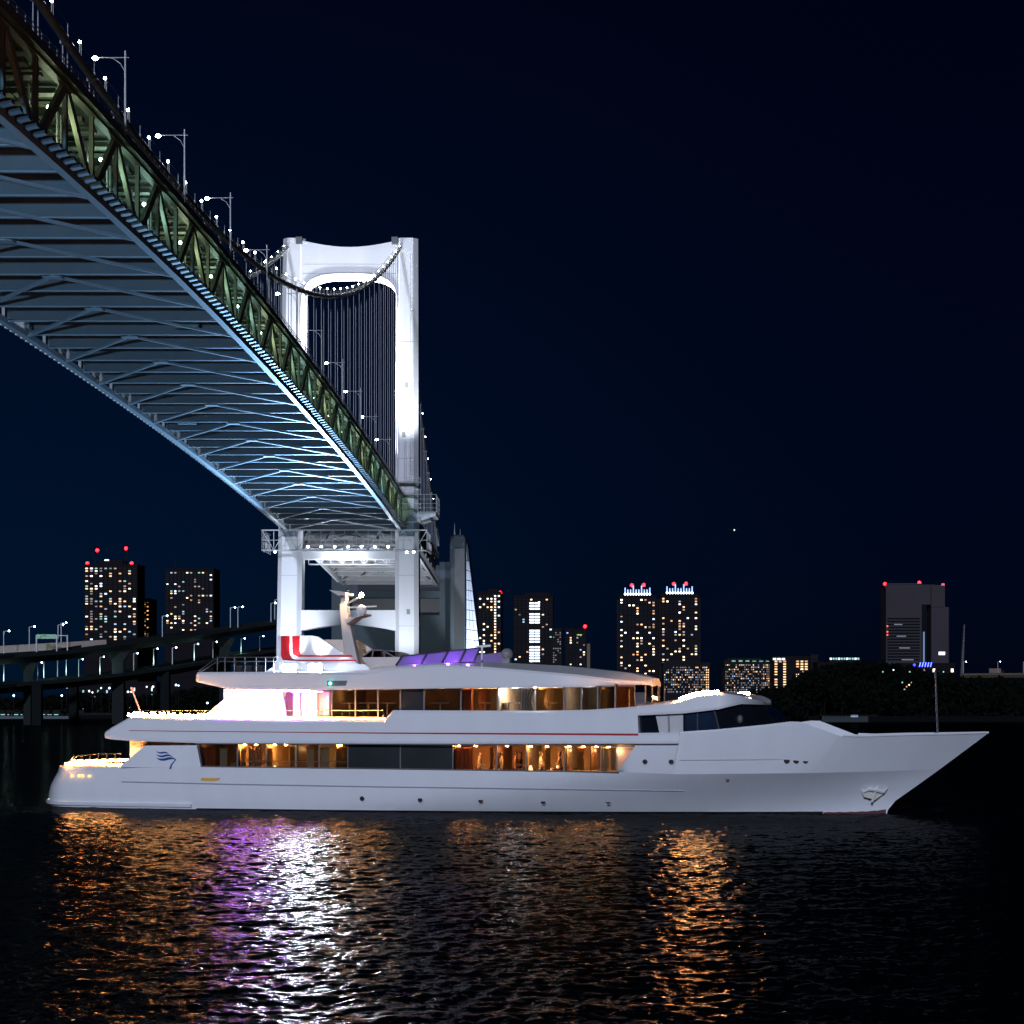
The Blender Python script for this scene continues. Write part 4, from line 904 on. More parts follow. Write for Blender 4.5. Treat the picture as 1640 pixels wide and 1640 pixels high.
def build_details():
    # portholes and fairleads, on the hull skin
    M_PH = mat('porthole_glass', (.05, .03, .035), .15, 0, .2, 4)
    def disc(name, px, py, r_, rad, row, m, half_=False):
        u, b, z = hsurf(px, py); u2, b2, z2 = hsurf(px+6, py)
        a = math.atan2(b-b2, u2-u)
        for sd in (-1, 1):
            mb = MB(); n = 14
            vs = []
            for dy in (.03, -.02):
                for k in range(n):
                    t = 2*math.pi*k/n; zz = math.sin(t)*rad
                    if half_: zz = min(zz, rad*.25)
                    vs.append((math.cos(t)*rad, sd*dy, zz))
            mb.add(vs, [tuple(range(n))]+[(k, (k+1) % n, (k+1) % n+n, k+n) for k in range(n)])
            o = mb.build(name, m, yacht, loc=(u, sd*b, z)); o.rotation_euler = (0, 0, -sd*a)
            if not half_:
                f = MB(); f.tube([(math.cos(2*math.pi*k/16)*rad*1.12, 0, math.sin(2*math.pi*k/16)*rad*1.12) for k in range(17)], .018, 5, caps=False)
                f.build('rim', mat('porthole_rim', (.55, .55, .58), .3), o, fix=False)
    for px, py in ((580, 1279), (673, 1281), (770, 1282.5), (870, 1284.5), (974, 1285)): disc('porthole', px, py, 0, .13, .25, M_PH)
    for px, py in ((1033, 1220), (1075, 1220)): disc('porthole', px, py, 0, .13, 1.3, M_PH)
    disc('porthole', 1165, 1248, 0, .10, .85, mat('hull_light_brown', (.12, .05, .04), .4), True)
    for px in (1260, 1275, 1290): disc('fairlead', px, 1218, 0, .16, 1.3, M_PH, True)
    # lit name plate and small amber balls
    def skin(name, poly, row, m, out=.012):
        pts = [hsurf(x, y) for x, y in poly]
        MB().add([(u, -(b+out), z) for u, b, z in pts]+[(u, -(b-.03), z) for u, b, z in pts],
                 [tuple(range(len(pts)))]+[(i, (i+1) % len(pts), (i+1) % len(pts)+len(pts), i+len(pts)) for i in range(len(pts))]).build(name, m, yacht)
    skin('lit_plate', [(322, 1246), (353, 1246), (351, 1249.5), (342, 1251.5), (322, 1250.5)], .8, mat('yellow_plate', (.75, .42, .08), .5))
    def logo(poly): skin('logo_wave', poly, 1, M_BLUE)
    import math as _m
    def wave(x0, x1, yb, amp, w):
        up = []; dn = []
        for k in range(13):
            t = k/12; x = x0+(x1-x0)*t; y = yb+amp*_m.sin(2*_m.pi*t*.82+.5)+(t*7); up.append((x, y-w*_m.sin(_m.pi*t)**.7)); dn.append((x, y+w*.9*_m.sin(_m.pi*t)**.7))
        return up+dn[::-1][1:-1]
    logo(wave(250, 271, 1202, 2.0, 1.5)); logo(wave(250, 277, 1207, 2.6, 1.8)); logo(wave(250, 283, 1212, 3.0, 2.2))
    logo([(281, 1216), (282, 1217), (276, 1225), (274, 1232), (271, 1231.5), (274, 1224)])
    # anchor in its pocket
    u, b, z = hsurf(1398, 1264)
    a = empty('anchor', (u, -b-.03, z), R(22), parent=yacht); a.scale = (1.35, 1, 1.35)
    MB().prism([(-.55, .12), (-.25, .36), (.3, .38), (.62, .1), (.45, -.18), (.1, -.42), (-.35, -.3)], 'y', .02, .1).build('anchor_pocket', mat('pocket_glow_cream', (.55, .53, .46), .5), a)  # cream patch holds the lamp glow round the anchor in its colour
    MB().tube([(-.05, -.08, -.5), (.12, -.1, 0), (.3, -.08, .3)], .05, 6).build('anchor_shank', mat('anchor_galv', (.6, .6, .6), .5), a)
    MB().tube([(-.4, -.1, -.12), (-.2, -.14, .02), (.12, -.16, -.02), (.4, -.14, -.1), (.58, -.1, .05)], [.03, .08, .09, .08, .03], 6).build('anchor_flukes', MAT['anchor_galv'], a)
    # small glowing amber balls on the stern
    for px in (119, 132, 138, 150):
        uu = YU(px, -4.2); b_ = half(uu, .75)*aft(uu, .6, 2.4)
        MB().ball((uu, -b_-.01, YZ(px, 1243.5, -b_)), .10, 8, 6).build('amber_stern_ball', emat('amber_stern_glow', (1, .55, .15), 1.3), yacht)
    # bow staff and stern staff
    MB().tube([(YU(1502, 0), 0, YZ(1502, 1178, 0)), (YU(1498, 0), 0, YZ(1498, 1072, 0))], [.06, .045], 8).build('bow_staff', M_RAIL, yacht)
    MB().tube([(YU(227, -2), -2, YZ(227, 1146, -2)), (YU(211, -2), -2, YZ(211, 1103, -2))], [.05, .04], 8).ball((YU(210.5, -2), -2, YZ(210.5, 1102, -2)), .08).build('stern_staff', mat('pink_staff', (.6, .4, .35), .4), yacht)
    # down lights under the roof edge
    for px, py in ((775, 1100), (857, 1099.5)):
        MB().ball((YU(px, -4.75), -4.75, YZ(px, py, -4.75)), .06, 8, 6).build('down_light', emat('down_light_glass', (.95, .92, .9), 1300), yacht)
build_details()

def strings():
    # upper aft deck: rail with warm lights
    v = -5.15
    y = tag(empty('string_lights', yacht.location, -TH_Y), 'warm string lights and rail along the aft upper deck of the yacht', 'string lights')
    n = 100; bulbs = MB()
    rng = random.Random(3)
    def deckpt(t):                                  # runs round the stern then forward along the near side
        px = 203+(614-203)*t; return px
    for i in range(n):
        px = 205+(614-205)*i/(n-1); py = interp([(205, 1146), (330, 1149.5), (614, 1150.5)], px)
        vv = -5.05 if px > 300 else -5.05+.5*((300-px)/95)**2
        bulbs.ball((YU(px, vv), vv, YZ(px, py, vv)), .05, 6, 4)
        if px < 340:
            for q in range(2): bulbs.ball((YU(px, vv)+rng.uniform(-.1, .1), vv+rng.uniform(0, .3), YZ(px, py-rng.uniform(1, 6), vv)), .042, 6, 4)
    tag(bulbs.build('bulb', M_STR, y, fix=False), kind='stuff')
    MB().tube([(YU(x, -5.0), -5.0, YZ(x, yy, -5.0)) for x, yy in ((206, 1148), (216, 1138), (614, 1137.5))], .022, 5).build('rail', M_RAIL, y)
    for k in range(13):
        px = 222+(614-222)*k/12; MB().bar((YU(px, -5.0), -5.0, YZ(px, 1152, -5)), (YU(px, -5.0), -5.0, YZ(px, 1138, -5)), .03).build('rail_post', M_RAIL, y)
    # far side row and stern row
    b2 = MB()
    for i in range(60):
        u = YU(205, -5)+.3+i*.28; b2.ball((u, 4.95, YZ(300, 1149, -5)), .06, 6, 4)
    for i in range(24): b2.ball((YU(205, -5)-.1, -4.4+i*.38, YZ(205, 1147, -5)), .06, 6, 4)
    tag(b2.build('bulb', M_STR, y, fix=False), kind='stuff')
    # main aft deck
    s = tag(empty('string_lights', yacht.location, -TH_Y), 'warm string lights on the curved rail of the low stern deck', 'string lights')
    m = MB(); rails = [MB(), MB()]
    path = []
    for k in range(41):
        t = k/40; px = 100+(198-100)*t; uu = YU(px, -4.6); vv = -min(4.9, half(uu, 1)*aft(uu, .7, 2.0)-.15) if uu > 1.2 else -2.2-t*8
        path.append((uu, max(-4.95, vv), px))
    for (uu, vv, px) in path:
        for dy in (-2, -9 if px > 110 else -4):
            py = interp([(100, 1227), (198, 1226)], px)+dy
            if dy == -9 and px % 3 > 1.6: continue
            m.ball((uu, vv, YZ(px, py, vv)), .045, 6, 4)
    tag(m.build('bulb', M_STR, s, fix=False), kind='stuff')
    MB().tube([(uu, vv, YZ(px, interp([(100, 1226), (114, 1212), (150, 1208), (198, 1207)], px), vv)) for uu, vv, px in path], .03, 5).build('rail', M_RAIL, s)
    MB().tube([(uu, vv, YZ(px, interp([(100, 1227), (114, 1218), (198, 1215)], px), vv)) for uu, vv, px in path], .022, 5).build('rail', M_RAIL, s)
    for uu, vv, px in path[6::6]: MB().bar((uu, vv, YZ(px, 1229, vv)), (uu, vv, YZ(px, 1208, vv)), .04).build('rail_post', M_RAIL, s)
    b3 = MB()
    for i in range(26): b3.ball((YU(100, -4)+.4, -3.8+i*.3, YZ(110, 1222, -4)), .06, 6, 4)
    for i in range(14): b3.ball((YU(112, -4)+i*.3, 4.3, YZ(110, 1222, -4)), .06, 6, 4)
    tag(b3.build('bulb', M_STR, s, fix=False), kind='stuff')
strings()

# ------------------------------------------------------------------ people at the saloon tables
M_SKIN = mat('skin', (.42, .24, .16), .6, 0, .1, 6)
def person(u, v, z, face, shirt, label):
    r = tag(empty('person', (yacht.location.x+u*CS+v*SN, yacht.location.y-u*SN+v*CS, z), -TH_Y+face), label, 'person', 'diners seated behind the main saloon windows')
    J = [(0, 0, 0), (0, 0, .28), (0, 0, .5), (0, 0, .60), (.02, 0, .74), (.03, 0, .86), (0, .2, .5), (.06, .27, .27), (.27, .2, .2), (.33, .18, .2), (0, -.2, .5), (.06, -.27, .27), (.27, -.2, .2), (.33, -.18, .2),
         (.02, .1, -.02), (.42, .12, 0), (.43, .12, -.42), (.53, .12, -.45), (.02, -.1, -.02), (.42, -.12, 0), (.43, -.12, -.42), (.53, -.12, -.45)]
    E = [(0, 1), (1, 2), (2, 3), (3, 4), (4, 5), (2, 6), (6, 7), (7, 8), (8, 9), (2, 10), (10, 11), (11, 12), (12, 13), (0, 14), (14, 15), (15, 16), (16, 17), (0, 18), (18, 19), (19, 20), (20, 21)]
    RD = [.15, .14, .13, .05, .095, .08, .065, .045, .035, .04, .065, .045, .035, .04, .09, .07, .045, .04, .09, .07, .045, .04]
    me = bpy.data.meshes.new('body'); me.from_pydata(J, E, []); me.materials.append(shirt)
    o = bpy.data.objects.new('body', me); COL.objects.link(o); o.parent = r
    sk = o.modifiers.new('skin', 'SKIN'); sk.use_smooth_shade = True
    for i, sv in enumerate(me.skin_vertices[0].data): sv.radius = (RD[i]*(1.0 if i > 2 else .75), RD[i]); sv.use_root = (i == 0)
    o.modifiers.new('sub', 'SUBSURF').render_levels = 1
    MB().ball((.03, 0, .79), .098, 12, 9, 1.22).ball((.13, 0, .79), .02, 6, 4).build('head', M_SKIN, r)
    MB().ball((.0, 0, .83), .108, 12, 8, 1.05).build('hair', mat('dark_hair', (.02, .015, .012), .6), r)
    return r
M_SH1 = mat('white_shirt', (.6, .52, .46), .8); M_SH2 = mat('dark_jacket', (.03, .025, .03), .8); M_SH3 = mat('pink_blouse', (.5, .25, .2), .8)
for px, v, f, sh, lb in ((826, -3.95, 0, M_SH3, 'diner in a pink blouse seated near the middle of the main saloon windows'),
                         (834, -3.2, 180, M_SH2, 'diner in a dark jacket seated right behind the one in pink'),
                         (768, -3.8, 0, M_SH1, 'diner in a pale shirt seated beside the rust curtain in the main saloon'),
                         (803, -4.05, 180, M_SH1, 'diner in a pale shirt seated just aft of the one in the pink blouse'),
                         (866, -4.0, 0, M_SH1, 'diner in a pale shirt seated between the table lamps in the main saloon'),
                         (897, -4.0, 180, M_SH3, 'diner in a pink blouse seated just forward of the table lamps'),
                         (932, -3.9, 180, M_SH2, 'diner in a dark jacket seated near the forward end of the main saloon')):
    person(YU(px, v), v, YZ(px, 1240, v)+.28, R(f), sh, lb)

# ------------------------------------------------------------------ city beyond the bay
def land(name, pts, z, m, kind='structure'):
    o = MB().prism(pts, 'z', -2, z).build(name, m); tag(o, kind=kind); return o
M_LAND = mat('dark_ground', (.004, .005, .005), .95, 0, .3, .02, spec=.08)
M_BLD = mat('dark_facade', (.008, .006, .009), .7, 0, .25, .04, spec=.08)
M_BLD2 = mat('grey_facade', (.014, .013, .014), .75, 0, .25, .04, spec=.08)
M_BLDG = mat('hotel_facade', (.050, .043, .052), .75, 0, .2, .03, spec=.08)
M_WIN = mat('unlit_window', (.006, .007, .010), .15, 0, .3, .1, spec=.5)
M_RED_L = emat('aviation_red', (1, .003, .006), 16, False)
WC = [emat('window_warm', (1, .55, .22), 1.8, False), emat('window_cream', (1, .76, .48), 2.3, False), emat('window_white', (.72, .84, 1), 2.2, False),
      emat('window_amber', (1, .42, .08), 1.1, False), emat('window_blue', (.30, .55, 1), 1.2, False), emat('window_dim', (1, .7, .38), .10, False), emat('window_teal', (.30, .85, .65), .8, False),
      emat('window_low_warm', (1, .5, .2), .45, False), emat('window_low_white', (.7, .8, 1), .4, False), emat('window_bright', (1, .88, .7), 3.2, False)]
land('city_shore', [(-1200, 1130), (-1200, 3200), (1600, 3200), (1600, 1500), (150, 1500), (100, 1130)], 2.2, M_LAND)
land('park_shore', [(95, 840), (80, 1000), (90, 1500), (1400, 1500), (1400, 760), (300, 800)], 2.6, M_LAND)
WM = {}
def facade(root, x0, x1, z0, z1, yf, cols, rows, lit, rng, tone=None, fill=.5, unlit=True):
    """windows on one face: lit ones are objects, unlit ones one joined part"""
    cw, rh = (x1-x0)/cols, (z1-z0)/rows; un = MB()
    for r in range(rows):
        for c in range(cols):
            xa = x0+c*cw+cw*(1-fill)/2; za = z0+r*rh+rh*.25; w, h = cw*fill, rh*.5
            p = lit(c, r) if callable(lit) else lit
            if rng.random() < p:
                k = tone(c, r, rng) if tone else rng.choice((0, 0, 1, 1, 2, 2, 3, 5, 5, 4, 6, 7, 7, 8, 8, 9))
                key = (round(w, 2), round(h, 2), k)
                if key not in WM:
                    o = MB().box(0, w, -.25, .05, 0, h).build('lit_window', WC[k], root, fix=False); WM[key] = o.data
                else:
                    o = bpy.data.objects.new('lit_window', WM[key]); COL.objects.link(o); o.parent = root
                o.location = (xa, yf, za)
            elif unlit: un.box(xa, xa+w, yf-.12, yf+.1, za, za+h)
    if un.v: tag(un.build('unlit_window', M_WIN, root, fix=False), kind='stuff')
def building(px0, px1, pyt, Y, m, label, cols=8, rows=20, lit=.3, pyb=None, depth=30, seed=1, name='apartment_tower', cat='building', tone=None, group=None, cap=True, fill=.5, unlit=True):
    x0, x1 = wx(px0, Y), wx(px1, Y); xc = (x0+x1)/2; zt = wz(pyt, Y)
    r = tag(empty(name, (xc, Y, 2)), label, cat, group); rng = random.Random(seed)
    MB().box(x0-xc, x1-xc, 0, depth, 0, zt-2).build('wall', m, r)
    MB().box(x0-xc-.3, x1-xc+.3, -.3, depth+.3, zt-2, zt-1).build('roof', m, r)
    for k in range(1, rows, 3):
        MB().box(x0-xc, x1-xc, -.5, -.02, (zt-2)*k/rows-.2, (zt-2)*k/rows+.2).build('balcony_band', m, r)
    zlo = (wz(pyb, Y)-2) if pyb else 0
    facade(r, x0-xc+.6, x1-xc-.6, zlo, zt-4, -.02, cols, rows, lit, rng, tone, fill, unlit)
    return r, xc, Y
def beacon(root, xc, Yb, pts, Y):
    for px, py in pts:
        x, z = wx(px, Y)-xc, wz(py, Y)-2
        MB().ball((x, 2, z), .0009*Y, 8, 6).build('red_beacon', M_RED_L, root)
        MB().bar((x, 2, z-4), (x, 2, z), .4).build('beacon_mast', M_BLD2, root)
YB = 1800
r, xc, Y = building(134, 220, 905, YB, M_BLD, 'tallest left high-rise with many lit windows and red lights on slanted roof horns', 11, 30, lambda c, r: .46 if c in (0, 1, 2, 3) else .26, 1030, seed=3)
for a, b_ in (((155, 905), (148, 886)), ((198, 905), (205, 884))):
    MB().bar((wx(a[0], Y)-xc, 1, wz(a[1], Y)-2), (wx(b_[0]+5, Y)-xc-3, 1, wz(b_[1], Y)-2), .8).build('roof_horn', M_BLD2, r)
MB().box(wx(160, Y)-xc, wx(196, Y)-xc, 1, 20, wz(905, Y)-2, wz(897, Y)-2).build('penthouse', M_BLD, r)
MB().box(wx(167, Y)-xc, wx(174, Y)-xc, .6, 1, wz(898, Y)-2, wz(896, Y)-2).build('roof_sign', WC[2], r)
beacon(r, xc, Y, [(139, 902), (155, 881), (201, 878), (210, 902)], Y)
r, xc, Y = building(218, 240, 960, 1850, M_BLD2, 'slim grey block with yellowish windows directly beside the tallest left high-rise', 4, 20, .45, 1030, seed=5, tone=lambda c, r, g: g.choice((0, 5, 3, 5)))
beacon(r, xc, Y, [(223, 955), (237, 961)], Y)
r, xc, Y = building(264, 342, 912, 1750, M_BLD, 'dark high-rise with scattered windows and no red lights, left of the bridge leg', 12, 28, .24, 1018, seed=8)
MB().bar((wx(281, Y)-xc, 2, wz(912, Y)-2), (wx(281, Y)-xc, 2, wz(893, Y)-2), .7).build('roof_mast', M_BLD2, r)
r, xc, Y = building(765, 803, 949, 1900, M_BLD, 'slim high-rise with a lit stepped top and one red light, right of the bridge pylon', 6, 24, lambda c, r: .9 if c == 4 else (.5 if r > 17 else .12), 1060, seed=11, tone=lambda c, r, g: g.choice((1, 0, 2)))
beacon(r, xc, Y, [(801, 949)], Y)
MB().box(wx(780, Y)-xc, wx(797, Y)-xc, 2, 10, wz(949, Y)-2, wz(943, Y)-2).build('penthouse', M_BLD, r)
r, xc, Y = building(822, 886, 955, 1850, M_BLD, 'dark office tower with a bright bluish-white strip of stairwell windows up its middle', 10, 26, .10, 1062, seed=12)
for k in range(22):
    if k in (6, 12, 13, 18): continue
    z = wz(1060-k*4.4, Y)-2
    for c in range(2):
        o = MB().box(wx(848+c*8.6, Y)-xc, wx(855.8+c*8.6, Y)-xc, -.8, -.6, z, z+1.7).build('stair_window', WC[2], r)
MB().box(wx(840, Y)-xc, wx(882, Y)-xc, 2, 20, wz(955, Y)-2, wz(949, Y)-2).build('penthouse', M_BLD, r)
building(884, 900, 1008, 1700, M_BLD2, 'low dim block with striped floors behind the yacht roof beside the strip-lit tower', 4, 14, .35, 1062, seed=14, tone=lambda c, r, g: 5)
r, xc, Y = building(905, 939, 1008, 1650, M_BLD, 'small dark block with a rounded green-lit top, just right of the strip-lit tower', 6, 14, .13, 1066, seed=15)
MB().loft([[(wx(909, Y)-xc+q*(wx(937, Y)-wx(909, Y)), 0+6*k, wz(1008-2.5*math.sin(math.pi*q), Y)-2) for q in [i/8 for i in range(9)]] for k in (0, 1)], closed=False, caps=False).build('curved_roof', M_BLD2, r)
MB().box(wx(924, Y)-xc, wx(932, Y)-xc, -.5, -.2, wz(1018, Y)-2, wz(1016, Y)-2).build('sign_panel', emat('green_sign', (.4, .8, .1), .8, False), r)
MB().box(wx(940, Y)-xc, wx(945, Y)-xc, -1, 8, 0, wz(1031, Y)-2).build('side_slab', mat('tan_slab', (.16, .11, .07), .8), r)
beacon(r, xc, Y, [(937, 1003)], Y)
# twin towers with glowing crowns
M_FIN = emat('crown_fin_glow', (.30, .50, 1), 1.6, False); M_FINB = emat('crown_lamp', (.75, .86, 1), 9, False)
for px0, px1, pt, lb, sd in ((991, 1051, 955, 'left one of the twin towers with glowing blue-white crown, nearer the yacht funnel', 21), (1058, 1119, 953, 'right one of the twin towers with glowing blue-white crown, farther from the bridge', 22)):
    r, xc, Y = building(px0, px1, pt, 1700, M_BLD, lb, 9, 30, lambda c, r: .42 if c in (0, 4, 5, 8) else .08, 1090, seed=sd, group='twin towers with glowing crowns', tone=lambda c, r, g: g.choice((1, 1, 0, 0, 3, 2, 7, 7, 8, 9)))
    w = px1-px0; a = px0+w*.17; n = 10
    MB().box(wx(a, Y)-xc, wx(a+w*.66, Y)-xc, 2, 18, wz(pt, Y)-2, wz(pt-9, Y)-2).build('crown', M_BLD2, r)
    for k in range(n):
        px = a+w*.66*k/(n-1); h = 14 if k in (0, 3, 6, 9) else 11
        if k in (3, 6): h = 17
        MB().box(wx(px-.9, Y)-xc, wx(px+.9, Y)-xc, 1, 1.9, wz(pt-1, Y)-2, wz(pt-h, Y)-2).build('crown_fin', M_FIN, r)
        MB().ball((wx(px, Y)-xc, .5, wz(pt-3.5, Y)-2), .9, 8, 6).build('crown_lamp', M_FINB, r)
    beacon(r, xc, Y, [(a+w*.18, pt-18), (a+w*.5, pt-18.5)], Y)
    MB().box(wx(px0-3, Y)-xc, wx(px0, Y)-xc, 3, 20, 0, wz(pt+5, Y)-2).build('side_bay', M_BLD2, r); MB().box(wx(px1, Y)-xc, wx(px1+3, Y)-xc, 3, 20, 0, wz(pt+4, Y)-2).build('side_bay', M_BLD2, r)
for px0, px1, pt, Yq, lb, cc, rw, sd in ((1062, 1137, 1063, 1500, 'low wide apartment block with dim olive windows below the twin towers', 26, 11, 31), (1160, 1234, 1059, 1450, 'low wide apartment block with gridded dim windows right of the twin towers', 26, 13, 32)):
    r, xc, Y = building(px0, px1, pt, Yq, M_BLD2, lb, cc, rw, lambda c, r: .55 if c < cc-2 else .95, 1110, seed=sd, name='apartment_block', tone=lambda c, r, g: g.choice((5, 5, 5, 5, 5, 5, 0, 3, 4)) if c < 24 or sd == 32 else 0, fill=.55)
    MB().box(wx(px0+5, Y)-xc, wx(px1-15, Y)-xc, 3, 12, wz(pt, Y)-2, wz(pt-5, Y)-2).build('penthouse', M_BLD2, r)
    if sd == 32:
        for k in range(6): MB().box(wx(1172+k*11, Y)-xc, wx(1178+k*11, Y)-xc, -.3, .2, wz(pt+.5, Y)-2, wz(pt-1.5, Y)-2).build('roof_light', WC[6], r)
r, xc, Y = building(1238, 1296, 1053, 1420, M_BLD, 'apartment block with amber balcony lights in tall columns above the bow', 8, 14, lambda c, r: .95 if c in (0, 2, 5, 6, 7) else .05, 1115, seed=41, name='apartment_block', tone=lambda c, r, g: g.choice((0, 0, 3, 0, 1)), fill=.62)
for k in range(3): MB().box(wx(1238+k*7, Y)-xc, wx(1243+k*7, Y)-xc, -.6, -.2, wz(1057, Y)-2, wz(1054, Y)-2).build('roof_light', WC[2], r)
r, xc, Y = building(1309, 1338, 1062, 1500, M_BLD, 'small apartment block with amber lights thinning downwards, half hidden by the dark trees', 5, 13, lambda c, r: .9 if r > 8 and c > 1 else .5 if c in (2, 4) else .2, 1120, seed=42, name='apartment_block', tone=lambda c, r, g: g.choice((0, 3, 0)), fill=.6)
r, xc, Y = building(1298, 1310, 1050, 1550, M_BLD2, 'narrow unlit grey tower between the two amber-lit apartment blocks', 2, 10, 0, 1100, seed=43)
r, xc, Y = building(1328, 1378, 1057, 1600, M_BLD2, 'long low building with a row of white lights along its roof above the trees', 10, 6, .05, 1090, seed=44, name='low_building')
for k in range(11): MB().box(wx(1329+k*4.4, Y)-xc, wx(1332+k*4.4, Y)-xc, -.6, -.2, wz(1056.5, Y)-2, wz(1053.5, Y)-2).build('roof_light', WC[6 if k % 3 else 2], r)
# slab hotel with red roof lights
Y = 1600
r, xc, Y = building(1419, 1476, 936, Y, M_BLDG, 'broad grey hotel slab with three red roof lights, far right above the trees', 1, 1, 0, 1060, seed=51, name='hotel_tower', unlit=False)
for k in range(15):
    z0, z1 = wz(992+k*4.7, Y)-2, wz(989.5+k*4.7, Y)-2
    MB().box(wx(1421, Y)-xc, wx(1473, Y)-xc, -.3, -.05, z0, z1).build('window_band', M_WIN, r)
    if k % 4 == 2: MB().box(wx(1430+k, Y)-xc, wx(1442+k*1.5, Y)-xc, -.45, -.32, z0+.2, z1-.2).build('lit_window', emat('window_faint', (.7, .75, 1), .05, False), r)
MB().box(wx(1476, Y)-xc, wx(1484, Y)-xc, -1, 20, 0, wz(968, Y)-2).build('lift_shaft', M_WIN, r)
MB().box(wx(1478, Y)-xc, wx(1480.5, Y)-xc, -1.3, -1.02, 2, wz(1012, Y)-2).build('blue_strip', emat('blue_strip_glow', (.05, .18, .45), .5, False), r)
MB().box(wx(1476, Y)-xc, wx(1498, Y)-xc, 2, 24, wz(968, Y)-2, wz(936, Y)-2).build('link_wing', M_BLDG, r)
MB().box(wx(1491, Y)-xc, wx(1513, Y)-xc, -1, 20, wz(972, Y)-2, wz(937, Y)-2).build('upper_wing', M_BLDG, r)
MB().box(wx(1491, Y)-xc, wx(1520, Y)-xc, -1, 20, 0, wz(972, Y)-2).build('right_wing', M_BLDG, r, bevel=1)
MB().box(wx(1503, Y)-xc, wx(1513, Y)-xc, -1.4, -1.1, wz(1049, Y)-2, wz(1044, Y)-2).build('sign', WC[2], r)
beacon(r, xc, Y, [(1418, 935), (1473, 933), (1511, 937)], Y)
for py in (1003, 1012, 1017): MB().ball((wx(1421, Y)-xc, -1, wz(py, Y)-2), .8).build('facade_light', emat('facade_orange', (1, .12, .05), 1.2, False), r)
Y = 1500
o = MB().prism([(wx(1534, Y), 2), (wx(1541, Y), 2), (wx(1545.5, Y), wz(1000, Y)), (wx(1544, Y), wz(1000, Y))], 'y', Y, Y+4).build('sail_mast', mat('sail_grey', (.05, .055, .07), .6)); tag(o, 'slim pale leaning mast standing right of the hotel', 'mast')
# shopping centre with blue letters, low roadway on the far right
Y = 1350
r, xc, Y = building(1440, 1530, 1064, Y, M_BLD, 'low dark waterfront building with a row of vivid blue roof lights', 12, 4, .12, 1110, seed=61, name='low_building', depth=40)
for k in range(5):
    u = 1473+k*4.4
    MB().prism([(wx(u-1.6, Y)-xc, wz(1068, Y)-2), (wx(u-.2, Y)-xc, wz(1068, Y)-2), (wx(u+1.6, Y)-xc, wz(1061, Y)-2), (wx(u+.2, Y)-xc, wz(1061, Y)-2)], 'y', -1.2, -.8).build('blue_light', emat('vivid_blue', (.03, .05, 1), 12, False), r)
MB().ball((wx(1464, Y)-xc, -1, wz(1065, Y)-2), 1.0).build('blue_lamp', emat('deep_blue', (.02, .03, 1), 3, False), r)
def flyover(name, pts, width, thick, m, label, cat='bridge', rail=True, parapet=.9):
    c = Vector((sum(p[0] for p in pts)/len(pts), sum(p[1] for p in pts)/len(pts), 0)); r = tag(empty(name, c), label, cat)
    P = []
    for k in range(len(pts)-1):
        for i in range(6): t = i/6; P.append(Vector(pts[k]).lerp(Vector(pts[k+1]), t))
    P.append(Vector(pts[-1])); up = Vector((0, 0, 1))
    def side(i): return (P[min(i+1, len(P)-1)]-P[max(i-1, 0)]).cross(up).normalized()*width/2
    MB().loft([[P[i]-side(i)-c, P[i]-side(i)*.6-up*thick-c, P[i]+side(i)*.6-up*thick-c, P[i]+side(i)-c] for i in range(len(P))], smooth=False).build('deck_girder', m, r)
    for s in (-1, 1):
        MB().loft([[P[i]+side(i)*s-c-up*.4, P[i]+side(i)*s-c+up*parapet, P[i]+side(i)*s*.985-c+up*parapet, P[i]+side(i)*s*.985-c] for i in range(len(P))], smooth=False).build('parapet', m, r)
    return r, c, P
M_VIA = mat('viaduct_concrete', (.016, .021, .024), .9, 0, .25, .05, spec=.08)
M_VIAL = mat('viaduct_parapet', (.10, .075, .045), .9, 0, .2, .05)
def pt(px, py, Y): return (wx(px, Y), Y, wz(py, Y))
up_pts = [pt(-190, 1062, 640), pt(-60, 1058, 660), pt(0, 1052, 680), pt(90, 1046, 700), pt(170, 1033, 720), pt(260, 1022, 745), pt(350, 1010, 775), pt(440, 997, 800), pt(540, 990, 815), pt(640, 985, 830)]
rv, cv, PV = flyover('upper_viaduct', up_pts, 14, 2.6, M_VIA, 'upper deck of the curving elevated expressway left of the bridge tower')
lo_pts = [pt(-190, 1108, 640), pt(-60, 1104, 660), pt(0, 1098, 680), pt(90, 1091, 700), pt(170, 1082, 720), pt(260, 1070, 745), pt(350, 1054, 775), pt(440, 1040, 800), pt(540, 1030, 815), pt(640, 1022, 830)]
rl, cvl, PL = flyover('lower_viaduct', lo_pts, 16, 2.6, M_VIA, 'lower deck of the curving elevated expressway with street lights, left of the bridge tower')
r3_pts = [pt(-200, 1118, 590), pt(-40, 1114, 600), pt(60, 1100, 650), pt(190, 1090, 690), pt(300, 1085, 720), pt(430, 1062, 740), pt(560, 1046, 760)]
for px, pt_, Yp, w in ((45, 1062, 688, 2.6), (190, 1045, 722, 4.4), (360, 1022, 776, 4)):
    r = tag(empty('viaduct_pier', (wx(px, Yp), Yp, 0)), {45: 'concrete viaduct pier farthest left, between the two road decks', 190: 'concrete viaduct pier in the middle, with wide crosshead', 360: 'concrete viaduct pier nearest to the bridge tower'}[px], 'pier', 'viaduct piers')
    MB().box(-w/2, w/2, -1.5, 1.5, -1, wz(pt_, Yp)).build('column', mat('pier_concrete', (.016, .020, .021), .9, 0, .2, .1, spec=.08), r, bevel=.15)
    MB().prism([(-w*1.0, wz(pt_, Yp)), (w*1.0, wz(pt_, Yp)), (w/2, wz(pt_+14, Yp)), (-w/2, wz(pt_+14, Yp))], 'y', -1.8, 1.8).build('crosshead', MAT['pier_concrete'], r)
